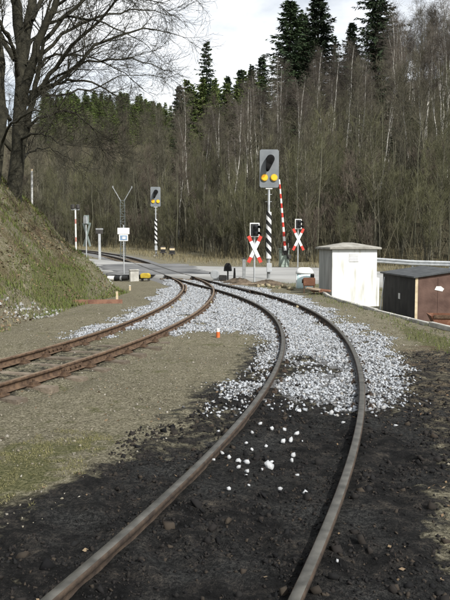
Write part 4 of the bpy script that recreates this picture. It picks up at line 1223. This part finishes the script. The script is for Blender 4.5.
def spruce_tree(seed, H, W, bare=.08, gap=.34, sparse=1.0):
    r = np.random.RandomState(seed)
    P0, R0 = trunk_line(r, H, .012 * H + .06, .006, 10, .004, .06)
    zz = np.arange(bare * H, H * .985, gap)
    P = []; Rr = []
    for z in zz:
        q = z / H; L = W * (1 - q) ** .68 * (.55 + .45 * min(1, q / .22)) * r.uniform(.8, 1.1)
        nb = int((6 if q < .8 else 5) * sparse)
        a0 = r.uniform(0, 6.28)
        for k in range(nb):
            a = a0 + 6.283 * k / nb + r.uniform(-.25, .25); l = L * r.uniform(.35, 1.3)
            t = np.linspace(0, 1, 5)
            dz = (.28 * (q - .25)) * l * t - .30 * l * t * (1 - .6 * t) * (1 - q)
            P.append(np.stack([l * t * np.cos(a), l * t * np.sin(a), z + dz + r.uniform(-.25, .25)], 1)); Rr.append((.014 + .010 * l) * (1 - .8 * t))
    P = np.array(P); Rr = np.array(Rr)
    P += np.stack([np.interp(P[:, :1, 2], P0[0, :, 2], P0[0, :, 0]), np.interp(P[:, :1, 2], P0[0, :, 2], P0[0, :, 1]), P[:, :1, 2] * 0], -1) * np.array([1, 1, 0])
    # needle sprays: narrow triangles leaving each branch sideways and hanging
    m_ = 38
    N_ = len(P); t = r.uniform(.08, 1.0, (N_, m_)); x = t * 4; i = np.minimum(x.astype(int), 3); f = (x - i)[..., None]; ii = np.arange(N_)[:, None]
    p = P[ii, i] * (1 - f) + P[ii, i + 1] * f
    tg = unit(P[:, -1] - P[:, 0])[:, None]
    sidev = np.cross(tg, np.array([0, 0, 1.])); sgn = r.choice([-1, 1], (N_, m_, 1))
    d = unit(tg * r.uniform(.2, 1.0, (N_, m_, 1)) + sidev * sgn * r.uniform(.2, .9, (N_, m_, 1)) + np.array([0, 0, 1.]) * r.uniform(-.75, .10, (N_, m_, 1)))
    ln = (.20 + .34 * r.rand(N_, m_, 1)) * (1.15 - .35 * t[..., None]) * min(1.3, max(.5, W / 3.2))
    w = unit(np.cross(d, r.randn(N_, m_, 3))) * .048 * min(1.3, W / 3.0 + .3)
    V = np.stack([p - w * .5, p + d * ln * .5 + w, p + d * ln, p + d * ln * .45 - w], 2).reshape(-1, 3)
    Fq = np.arange(len(V)).reshape(-1, 4)
    return join([tubes(P0, R0, 7), tubes(P, np.maximum(Rr, .01), 3)]), (V, Fq)

def proto(name, tc, m_tr, m_cr):
    (v1, f1), (v2, f2) = tc
    a = np_mesh('trunk', v1, f1, True); a.materials.append(m_tr)
    b2 = np_mesh('crown', v2, f2, False); b2.materials.append(m_cr)
    return name, a, b2
def plant(pr, x, y, s=1.0, label=None, cat='tree', group=None, rz=None, tilt=0, sz=None, z=None, rr=random.Random(5)):
    name, a, b2 = pr
    t = bpy.data.objects.new(name, None); COL.objects.link(t)
    t.location = (x, y, hz(x, y) if z is None else z); t.rotation_euler = (tilt * rr.uniform(-1, 1), tilt * rr.uniform(-1, 1), rr.uniform(0, 6.28) if rz is None else rz); t.scale = (s, s, sz or s)
    tag(t, label, cat, group)
    for nm, me in (('trunk', a), ('crown', b2)):
        o = bpy.data.objects.new(nm, me); COL.objects.link(o); o.parent = t
    return t

bare = [proto('bare_tree', bare_tree(s, H, r0, nl, cs, ll, up), M['bark'], M[tm]) for s, H, r0, nl, cs, ll, up, tm in
        ((1, 12, .13, 28, .25, .30, .5, 'twig'), (2, 14, .16, 30, .30, .28, .6, 'twig'), (3, 10, .11, 26, .18, .36, .45, 'twig_green'), (4, 13, .13, 30, .22, .26, .7, 'twig_red'), (5, 11, .12, 28, .2, .34, .5, 'twig'))]
stems = [proto('multi_stem_tree', multistem(s, H, n), M['bark'], M[tm]) for s, H, n, tm in ((11, 8, 7, 'twig_green'), (12, 7, 8, 'twig'), (13, 9, 6, 'twig_green'), (14, 6, 8, 'twig_red'))]
birches = [proto('birch_tree', birch_tree(s, H), M['birch'], M['twig_birch']) for s, H in ((21, 15), (22, 17), (23, 13))]
spruces = [proto('spruce_tree', spruce_tree(s, 18, W, b_, .36, sp_), M['spruce_bark'], M['needles']) for s, W, b_, sp_ in ((31, 4.6, .04, 1.35), (32, 4.2, .05, 1.35), (33, 3.4, .10, .85))]
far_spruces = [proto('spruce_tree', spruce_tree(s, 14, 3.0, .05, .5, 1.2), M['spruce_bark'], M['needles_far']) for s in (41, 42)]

# ---- the woods on the hill
def visible(x, y, mg=.06): return y > 5 and abs(x / y) < PW / 2 / F_PX + mg
fr_ = np.random.RandomState(77)
placed = []
def free(x, y, d):
    for (a, b2, q) in placed:
        if (a - x) ** 2 + (b2 - y) ** 2 < min(d, q) ** 2 if False else (a - x) ** 2 + (b2 - y) ** 2 < d * d: return False
    return True
def hill_d(x, y): return float(sdist(np.array([x]), np.array([y]), HILL_FOOT)[0])
ROAD_L = [(a, b2) for a, b2 in rc[::4]]
# dark spruces at their places: photo x of the axis, photo y of the tip, distance, prototype
SPR = [(290, 0, 132, 0, 'big dark spruce on the skyline, left of the dense pair'), (318, -8, 134, 1, 'big dark spruce on the skyline, right of the dense pair'), (207, 41, 150, 2, 'slim spruce with see-through crown standing clear on the skyline'),
       (179, 84, 138, 1, 'dark pointed spruce left of the slim skyline spruce'), (352, 22, 128, 0, 'spruce right of the dense dark pair, half behind bare trees'), (379, -52, 124, 1, 'tall spruce cut by the top edge above the birches'),
       (303, 12, 142, 1, 'spruce filling the gap behind the dense dark pair'), (240, 68, 156, 1, 'smaller green spruce between slim spruce and dense pair'), (228, 76, 160, 0, 'low green spruce right of the slim skyline spruce'), (252, 64, 152, 2, 'low green spruce just left of the dense dark pair'), (262, 55, 158, 1, 'green spruce at the foot of the dense dark pair'), (215, 84, 158, 1, 'low green spruce under the slim skyline spruce'), (195, 92, 150, 0, 'low green spruce between the pointed one and the slim one'), (334, 34, 138, 2, 'spruce at the right shoulder of the dense pair'), (402, 84, 84, 1, 'small dark spruce among bare trees on the right slope')]
for (px, py, Yd, k, lab) in SPR:
    x, y, z = at(px, py, Yd); b0 = hz(x, y)
    H = max(6.0, z - b0); s = H / 18
    wd = {0: 1.0, 1: 1.0, 2: 1.0}[k] * (1.25 if H < 14 else 1.0)
    if px in (290, 318): wd = 1.25
    plant(spruces[k], x, y, s * wd, lab, 'spruce tree', 'spruces on the skyline', sz=s)
    placed.append((x, y, 3))
cnt = 0
# distant spruces along the far left ridge
for k in range(230):
    px = fr_.uniform(40, 258); Yd = fr_.uniform(195, 285)
    x, y, _ = at(px, 100, Yd)
    s = fr_.uniform(.5, .85)
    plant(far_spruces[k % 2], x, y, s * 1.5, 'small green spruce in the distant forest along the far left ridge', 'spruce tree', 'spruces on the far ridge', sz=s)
for k in range(26):
    px = fr_.uniform(186, 268); Yd = fr_.uniform(146, 172)
    x, y, z = at(px, fr_.uniform(72, 98) - .12 * (px - 215), Yd); b0 = hz(x, y); s = max(5.0, z - b0) / 14
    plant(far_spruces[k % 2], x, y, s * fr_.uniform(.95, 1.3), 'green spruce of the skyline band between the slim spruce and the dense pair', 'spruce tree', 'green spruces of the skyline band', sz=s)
    placed.append((x, y, 3))
# birches: photo x, photo y of the base on the slope
BIR = [(374, 62), (362, 95), (350, 60), (405, 85), (412, 80), (420, 60), (432, 78), (441, 55), (447, 90), (392, 70), (385, 50), (348, 105), (335, 92), (322, 95), (338, 140), (372, 130), (277, 150), (288, 145), (298, 165), (312, 138), (268, 135), (302, 120), (247, 205), (232, 215), (222, 200), (254, 180), (398, 60), (427, 105), (329, 160), (356, 170), (380, 165), (410, 150), (440, 140), (202, 190), (190, 205), (178, 215), (366, 40), (378, 28), (388, 36), (404, 30), (415, 44), (428, 26), (436, 40), (446, 30), (352, 48), (400, 110), (424, 120), (444, 112), (345, 75)]
BIR += [(int(fr_.uniform(318, 452)), int(fr_.uniform(30, 170))) for _ in range(26)] + [(int(fr_.uniform(225, 318)), int(fr_.uniform(125, 200))) for _ in range(10)]
bd_ = np.arange(40, 190, .5)
for k, (px, py) in enumerate(BIR):
    dq = ray(px, py); tq = bd_ / dq[1]
    zz = CAM_H + dq[2] * tq; gg = base_z(dq[0] * tq, bd_ + 0)
    hit = np.argmax(gg >= zz) if (gg >= zz).any() else len(bd_) - 1
    y = float(min(bd_[hit] * .80, 125)); x = float(dq[0] / dq[1] * y)
    s = fr_.uniform(.75, 1.1)
    where = 'left of the tall near signal' if px < 262 else ('high on the slope near the top right' if py <= 70 else ('on the slope above the white hut and shed' if px > 318 else 'behind the raised barrier and tall signal'))
    plant(birches[k % 3], x, y, s, 'slender white trunked birch ' + where, 'birch tree', 'birches ' + where, tilt=.06)
    placed.append((x, y, 2))
# bare trees
def zone(x, y, d):
    px = PW / 2 + F_PX * x / y
    h_ = 'low in the woods' if d < 15 else ('halfway up the slope' if d < 45 else 'high on the slope')
    return h_ + (' behind the lattice mast' if px < 140 else ' around the far signal' if px < 200 else ' left of the near signal' if px < 255 else ' behind the raised barrier' if px < 310 else ' behind the white hut' if px < 380 else ' behind the black shed')
n_b = 0
for k in range(9000):
    y = fr_.uniform(46, 165); x = fr_.uniform(-.42, .40) * y
    d = hill_d(x, y)
    if d < 3.5 or not visible(x, y, .05): continue
    if not free(x, y, 2.4 + .018 * y): continue
    if n_b >= 290: break
    placed.append((x, y, 3)); n_b += 1
    kk = fr_.randint(5)
    plant(bare[kk], x, y, fr_.uniform(.75, 1.12) * (1.0 if d > 12 else .85), 'leafless brown tree ' + zone(x, y, d), 'tree', 'bare trees ' + zone(x, y, d), tilt=.06)
# multi-stemmed willows and hazels along the foot of the hill
n_m = 0
for k in range(6000):
    y = fr_.uniform(44, 130); x = fr_.uniform(-.42, .40) * y
    d = hill_d(x, y)
    if d < .8 or d > 34 or not visible(x, y, .05): continue
    if fr_.rand() > np.exp(-d / 16): continue
    if any((a - x) ** 2 + (b2 - y) ** 2 < 1.9 ** 2 for a, b2, q in placed): continue
    placed.append((x, y, 2)); n_m += 1
    kk = fr_.randint(4)
    plant(stems[kk], x, y, fr_.uniform(.65, 1.1) * (.75 if d < 4 else 1), 'leafless many stemmed shrub tree ' + zone(x, y, d), 'tree', 'many stemmed trees ' + zone(x, y, d), tilt=.05)
    if n_m >= 150: break
# woods above the left bank
n_l = 0
for k in range(3000):
    y = fr_.uniform(30, 120); x = fr_.uniform(-.5, -.06) * y
    d = float(sdist(np.array([x]), np.array([y]), BANK_FOOT)[0])
    if d < 5.5 or d > 45 or not visible(x, y, .08): continue
    if not free(x, y, 3.6): continue
    placed.append((x, y, 3)); n_l += 1
    kk = fr_.randint(5)
    plant(bare[kk], x, y, fr_.uniform(.55, .85), 'leafless tree in the thicket above the left bank', 'tree', 'bare trees above the left bank', tilt=.06)
    if n_l >= 45: break
print('trees', n_b, n_m, n_l)

# ---- the big tree on the bank
BTY = 24.0
rb = np.random.RandomState(91)
def limb(pts, r0, r1, K=14):
    """photo polyline (x, y, offset in depth) -> smooth 3D polyline"""
    Q = np.array([np.array(at(px, py, BTY + dy)) for px, py, dy in pts])
    t = np.linspace(0, 1, len(Q)); tt = np.linspace(0, 1, K)
    P = np.stack([np.interp(tt, t, Q[:, i]) for i in range(3)], 1)
    for _ in range(2): P[1:-1] = .25 * P[:-2] + .5 * P[1:-1] + .25 * P[2:]
    P[1:-1] += rb.randn(K - 2, 3) * .035
    return P, r0 * (1 - tt) + r1 * tt
LIMBS = [([(14, 205, 0), (18, 150, 0), (20, 100, 0), (22, 50, 0), (15, 0, -.4), (5, -60, -1)], .30, .16),
         ([(22, 66, 0), (28, 30, .2), (32, 0, .3), (40, -60, .4), (52, -130, .8)], .22, .10),
         ([(18, 112, 0), (30, 72, -.2), (40, 42, -.4), (58, 0, -.7), (80, -60, -1.0)], .21, .08),
         ([(6, 200, .3), (22, 150, .1), (33, 105, -.2), (37, 78, -.3), (44, 40, -.8)], .16, .06),
         ([(-6, 200, -.3), (-2, 130, -.4), (3, 70, -.6), (-6, 20, -.8), (-30, -60, -1)], .26, .10),
         ([(27, 105, 0), (50, 72, -.5), (74, 44, -.9), (110, 9, -1.4), (140, -25, -1.8)], .085, .018),
         ([(30, 100, 0), (62, 80, .6), (98, 40, 1.2), (128, 33, 1.6), (160, 28, 2.0), (186, 38, 2.4)], .075, .008),
         ([(30, 92, 0), (52, 84, -.8), (80, 76, -1.4), (110, 92, -2.0), (140, 102, -2.4)], .06, .008),
         ([(24, 130, 0), (50, 112, -.6), (76, 110, -1.0), (92, 128, -1.2), (100, 150, -1.4)], .055, .008),
         ([(34, 62, .2), (66, 32, .8), (100, 14, 1.4), (140, 8, 1.8), (180, 16, 2.2)], .065, .008),
         ([(40, 45, 0), (80, 0, .4), (120, -30, .8), (160, -40, 1), (190, -10, 1.2)], .07, .010),
         ([(36, 90, 0), (70, 66, -.8), (105, 58, -1.5), (140, 60, -2), (172, 72, -2.4)], .05, .007),
         ([(12, 150, 0), (-20, 110, -.5), (-50, 90, -1), (-90, 90, -1)], .09, .02),
         ([(20, 140, 0), (36, 132, -1), (60, 140, -1.8), (75, 165, -2.2)], .045, .007),
         ([(32, 20, 0), (60, -30, .5), (110, -70, 1), (150, -60, 1.4)], .08, .012),
         ([(15, 60, 0), (-15, 10, .5), (-60, -40, 1)], .10, .02),
         ([(20, 90, 0), (48, 96, 1.2), (84, 92, 2.0), (118, 74, 2.6), (150, 74, 3)], .05, .007)]
LIMBS += [([(16, 165, 0), (30, 150, 1.2), (52, 148, 2), (70, 160, 2.6)], .05, .007),
          ([(20, 80, 0), (10, 40, -1.2), (-8, 10, -2), (-20, -30, -2.6)], .08, .015), ([(10, 120, 0), (-4, 90, 1.2), (-20, 80, 2)], .07, .012),
          ([(33, 70, 0), (56, 52, 1.4), (90, 56, 2.4), (122, 70, 3.2), (146, 92, 3.8)], .05, .006), 
          ([(46, 24, 0), (74, 14, -1.2), (110, 26, -2.2), (150, 48, -3)], .055, .006), ([(52, 10, 0), (90, -12, -.6), (130, -4, -1), (168, 4, -1.3)], .05, .007), ([(22, 60, 0), (46, 20, 1.5), (62, -30, 2)], .07, .02), ([(-2, 150, 0), (14, 120, -1.6), (36, 110, -2.6), (58, 120, -3.2)], .05, .007)]
LP = [limb(*q) for q in LIMBS]
P0 = np.array([q[0] for q in LP]); R0 = np.array([q[1] for q in LP]); R0[:5] *= .86
P1, R1 = kids(rb, P0[5:], R0[5:], 11, .22, .98, 1.7, (22, 55), .12, .25, .10, 6, .5, .2, .35)
P1b, R1b = kids(rb, P0[:5], R0[:5], 7, .35, .98, 2.6, (30, 65), .1, .3, .12, 6, .22, .15, .3)
P1 = np.concatenate([P1, P1b]); R1 = np.concatenate([R1, R1b]); R1 = np.minimum(R1, .05)
P2, R2 = kids(rb, P1, R1, 9, .1, 1, .95, (22, 60), .02, .1, .13, 5, .55, .3, .3)
P3, R3 = kids(rb, P2, R2, 5, .1, 1, .5, (20, 55), .0, .1, .15, 4, .6, .4, .2)
P3, R3 = P3, np.maximum(R3, .0032)
base = np.array(at(18, 190, BTY)); base[2] = hz(base[0], base[1])
t = empty('big_bare_tree', tuple(base), 0, 'big old bare tree with forked trunks on the left bank, branches reaching over the sky', 'tree')
for nm, (V, Fq), m_ in (('trunk', tubes(P0[:5], R0[:5], 12), 'bark_big'), ('limbs', join([tubes(P0[5:], R0[5:], 8), tubes(P1, np.maximum(R1, .007), 5)]), 'bark_big'), ('crown', join([tubes(P2, np.maximum(R2, .0045), 3), tubes(P3, R3, 3)]), 'twig_big')):
    link(nm, np_mesh(nm, V - base, Fq, True), M[m_], t)
print('bigtree', len(P2), len(P3))

# ---------------------------------------------------------------- ground cover (stuff)
def blades(X, Y, Hh, W, seed, lean=.5, zoff=0):
    r = np.random.RandomState(seed); n = len(X)
    Z = ground_z(X, Y) + zoff
    a = r.uniform(0, 6.283, n); le = r.uniform(.1, lean, n) * Hh
    d = np.stack([np.cos(a), np.sin(a), 0 * a], 1); s = np.stack([-np.sin(a), np.cos(a), 0 * a], 1) * W[:, None] * .5
    p = np.stack([X, Y, Z - .01], 1)
    up = np.array([0, 0, 1.])
    V = np.stack([p - s, p + s, p + d * (le * .35)[:, None] + up * (Hh * .6)[:, None] + s * .7, p + d * le[:, None] + up * Hh[:, None], p + d * (le * .35)[:, None] + up * (Hh * .6)[:, None] - s * .7], 1)
    b2 = np.arange(n)[:, None] * 5
    Fq = np.concatenate([np.concatenate([b2 + 0, b2 + 1, b2 + 2, b2 + 4], 1)])
    # tip as a degenerate-free quad: mid-left, mid-right, tip, tip midpoint
    V2 = np.concatenate([V, (V[:, 3:4] * .9 + V[:, 4:5] * .1)], 1)
    b2 = np.arange(n)[:, None] * 6
    Fq = np.concatenate([np.concatenate([b2, b2 + 1, b2 + 2, b2 + 4], 1), np.concatenate([b2 + 4, b2 + 2, b2 + 3, b2 + 5], 1)])
    return V2.reshape(-1, 3), Fq
X, Y, r_ = scatter(51, 70000, -2.6, -.6, 3.6, 7.4, lambda X, Y, r: (pdist(X, Y, MOSS) + (fbm(X, Y, .5, 3) - .5) * 1.3 > .0) & (pdist(X, Y, COAL) < .1) & (fbm(X, Y, .22, 3) > .47))
V, Fq = blades(X, Y, r_.uniform(.008, .030, len(X)), r_.uniform(.0025, .005, len(X)), 52, 1.4)
tag(link('short_grass', np_mesh('short_grass', V, Fq), M['moss_grass']), 'short yellowish moss grass at the left foreground', 'grass', None, 'stuff')
def keep_bank(X, Y, r):
    d = sdist(X, Y, BANK_FOOT); g_ = fbm(X, Y, 1.5, 3)
    return (d > -.2) & (d < 9) & (g_ + .12 * (d < 1.5) > .46) & (np.abs(X / Y) < .42)
X, Y, r_ = scatter(53, 74000, -14, -3, 10, 34, keep_bank)
V, Fq = blades(X, Y, r_.uniform(.05, .17, len(X)), r_.uniform(.008, .018, len(X)), 54, 1.1)
tag(link('bank_grass', np_mesh('bank_grass', V, Fq), M['grass']), 'green grass growing on the left bank', 'grass', None, 'stuff')
X, Y, r_ = scatter(55, 36000, -14, -3, 10, 34, lambda X, Y, r: (sdist(X, Y, BANK_FOOT) > .0) & (fbm(X, Y, 1.5, 3) < .56) & (np.abs(X / Y) < .42))
V, Fq = blades(X, Y, r_.uniform(.04, .16, len(X)), r_.uniform(.008, .018, len(X)), 56, 1.8)
tag(link('dead_bank_grass', np_mesh('dead_bank_grass', V, Fq), M['dry_grass']), 'dry straw coloured grass tufts on the left bank', 'grass', None, 'stuff')
# leaf litter flakes on the bank
X, Y, r_ = scatter(57, 26000, -14, -3, 10, 34, lambda X, Y, r: (sdist(X, Y, BANK_FOOT) > -.1) & (fbm(X + 40, Y, 1.2, 3) > .46))
P = np.stack([X, Y, ground_z(X, Y) + .02], 1); n = len(X)
u = unit(r_.randn(n, 3) * np.array([1, 1, .4])) * r_.uniform(.025, .06, (n, 1)); w = unit(np.cross(u, r_.randn(n, 3) * .5 + np.array([0, 0, 1]))) * r_.uniform(.015, .04, (n, 1))
V = np.stack([P - u, P + w, P + u, P - w], 1).reshape(-1, 3)
tag(link('dead_leaves', np_mesh('dead_leaves', V, np.arange(len(V)).reshape(-1, 4)), M['leaf_litter']), 'brown fallen leaves scattered over the left bank', 'leaves', None, 'stuff')
# green grass on the verges of the right side
def keep_verge(X, Y, r):
    k = sdist(X, Y, KERB)
    a = (pdist(X, Y, GRASS_R) + (fbm(X, Y, .6, 2) - .5) * .9 > .0)
    b2 = (np.abs(k + .3) < .35) & (fbm(X, Y, .5, 2) > .46) & (Y > 6)
    c_ = (X > 1.2) & (Y > 27.2) & (Y < 31.5) & (np.abs(sdist(X, Y, A_LINE)) > 1.9) & (fbm(X, Y, .7, 2) > .42)
    e_ = (pdist(X, Y, GRASS_L) + (fbm(X, Y, .6, 2) - .5) > 0)
    return (a | b2 | c_ | e_) & (np.abs(sdist(X, Y, ROAD_C)) > 5.6)
X, Y, r_ = scatter(58, 60000, -7, 7, 4, 32, keep_verge)
V, Fq = blades(X, Y, r_.uniform(.03, .10, len(X)), r_.uniform(.005, .012, len(X)), 59, 1.1)
tag(link('verge_grass', np_mesh('verge_grass', V, Fq), M['grass']), 'green grass along the kerb and verges', 'grass', None, 'stuff')
# tall dry grass and weeds at the foot of the hill
def keep_dry(X, Y, r):
    d = sdist(X, Y, HILL_FOOT)
    clear = (np.abs(sdist(X, Y, A_LINE)) > 2.3) & (np.abs(sdist(X, Y, ROAD_C)) > 6.2)
    return (d > -5) & (d < 7) & clear & (np.abs(X / Y) < .40) & (fbm(X, Y, 2.5, 3) + .12 > .42 + .03 * d)
X, Y, r_ = scatter(60, 105000, -40, 30, 38, 110, keep_dry)
V, Fq = blades(X, Y, r_.uniform(.2, .75, len(X)) * np.where(sdist(X, Y, HILL_FOOT) < 0, .55, 1), r_.uniform(.012, .03, len(X)), 61, .7)
tag(link('tall_dry_grass', np_mesh('tall_dry_grass', V, Fq), M['dry_grass']), 'tall dry grass along the foot of the wooded hill', 'grass', None, 'stuff')
# brushwood: thin upright shoots through the woods
def keep_brush(X, Y, r):
    d = sdist(X, Y, HILL_FOOT); b2 = sdist(X, Y, BANK_FOOT)
    return (((d > 1) & (d < 70)) | ((b2 > 5) & (Y > 28))) & (np.abs(X / Y) < .40) & (r.rand(len(X)) < np.clip(1.15 - np.abs(d) / 80, .2, 1))
X, Y, r_ = scatter(62, 15000, -50, 45, 30, 130, keep_brush)
n = len(X); Hs = r_.uniform(1.2, 4.2, n); Kb = 5
t_ = np.linspace(0, 1, Kb)
le = r_.randn(n, 2) * .30
P = np.stack([X[:, None] + le[:, :1] * t_ ** 1.3 * Hs[:, None], Y[:, None] + le[:, 1:] * t_ ** 1.3 * Hs[:, None], base_z(X, Y)[:, None] - .6 + t_ * (Hs[:, None] + .6)], -1)
Rr = (.012 + .006 * Hs)[:, None] * (1 - .8 * t_)[None]
Pk, Rk = kids(r_, P, Rr, 4, .25, 1, Hs * .40, (20, 50), .3, .3, .14, 3, .6, .4, .3)
V, Fq = join([tubes(P, Rr, 3), tubes(Pk, np.maximum(Rk, .007), 3)])
X2, Y2, r2 = scatter(66, 1300, -50, 45, 40, 120, keep_brush)
n2 = len(X2); H2 = r2.uniform(4.5, 9.5, n2); l2 = r2.randn(n2, 2) * .07
P2_ = np.stack([X2[:, None] + l2[:, :1] * t_ * H2[:, None] + r2.randn(n2, Kb) * .05, Y2[:, None] + l2[:, 1:] * t_ * H2[:, None], base_z(X2, Y2)[:, None] - .8 + t_ * (H2[:, None] + .8)], -1)
sap = tubes(P2_, (.016 + .0042 * H2)[:, None] * (1 - .75 * t_)[None], 4)
tag(link('saplings', np_mesh('saplings', *sap), M['sapling']), 'thin pale upright saplings crowded through the bare woods', 'saplings', None, 'stuff')
print('brush', n, len(Fq), n2)
tag(link('brushwood', np_mesh('brushwood', V, Fq), M['brush']), 'thin leafless brushwood filling the woods on the slopes', 'brushwood', None, 'stuff')
# long thin bramble and shrub twigs hanging over the bank
X, Y, r_ = scatter(64, 900, -13, -4, 14, 34, lambda X, Y, r: (sdist(X, Y, BANK_FOOT) > 2.2) & (fbm(X, Y, 2, 2) > .42))
n = len(X); Hs = r_.uniform(.4, 1.4, n); le = r_.randn(n, 2) * .6
P = np.stack([X[:, None] + le[:, :1] * t_ ** 1.3 * Hs[:, None], Y[:, None] + le[:, 1:] * t_ ** 1.3 * Hs[:, None], base_z(X, Y)[:, None] - .3 + (t_ - .35 * t_ ** 3) * (Hs[:, None] + .3)], -1)
Rr = np.full((n, Kb), .008) * (1 - .7 * t_)[None]
Pk, Rk = kids(r_, P, Rr, 7, .15, 1, Hs * .45, (20, 55), .1, .1, .16, 3, .7, .5, .3)
V, Fq = join([tubes(P, Rr, 3), tubes(Pk, np.maximum(Rk, .003), 3)])
tag(link('bank_brambles', np_mesh('bank_brambles', V, Fq), M['brush']), 'thin bare brambles and twigs on the upper left bank', 'brambles', None, 'stuff')


# withered leaves and straw flecks on the cinders and the yard
X, Y, r_ = scatter(68, 5200, -3.5, 4.5, 2.5, 16, lambda X, Y, r: rail_clear(X, Y, .05) & (r.rand(len(X)) < np.where(X > .9 + .1 * Y, .9, .30)) & (fbm(X, Y, .9, 3) > .44) & (np.abs(sdist(X, Y, A_LINE)) > .3))
n = len(X); P = np.stack([X, Y, ground_z(X, Y) + .010], 1)
u = unit(r_.randn(n, 3) * np.array([1, 1, .35])) * r_.uniform(.007, .024, (n, 1)); w = unit(np.cross(u, r_.randn(n, 3) * .5 + np.array([0, 0, 1]))) * r_.uniform(.003, .012, (n, 1))
V = np.stack([P - u, P + w, P + u, P - w], 1).reshape(-1, 3)
tag(link('yard_leaves', np_mesh('yard_leaves', V, np.arange(len(V)).reshape(-1, 4)), M['leaf_litter']), 'small withered leaves and straw scattered over cinders and dirt', 'leaves', None, 'stuff')
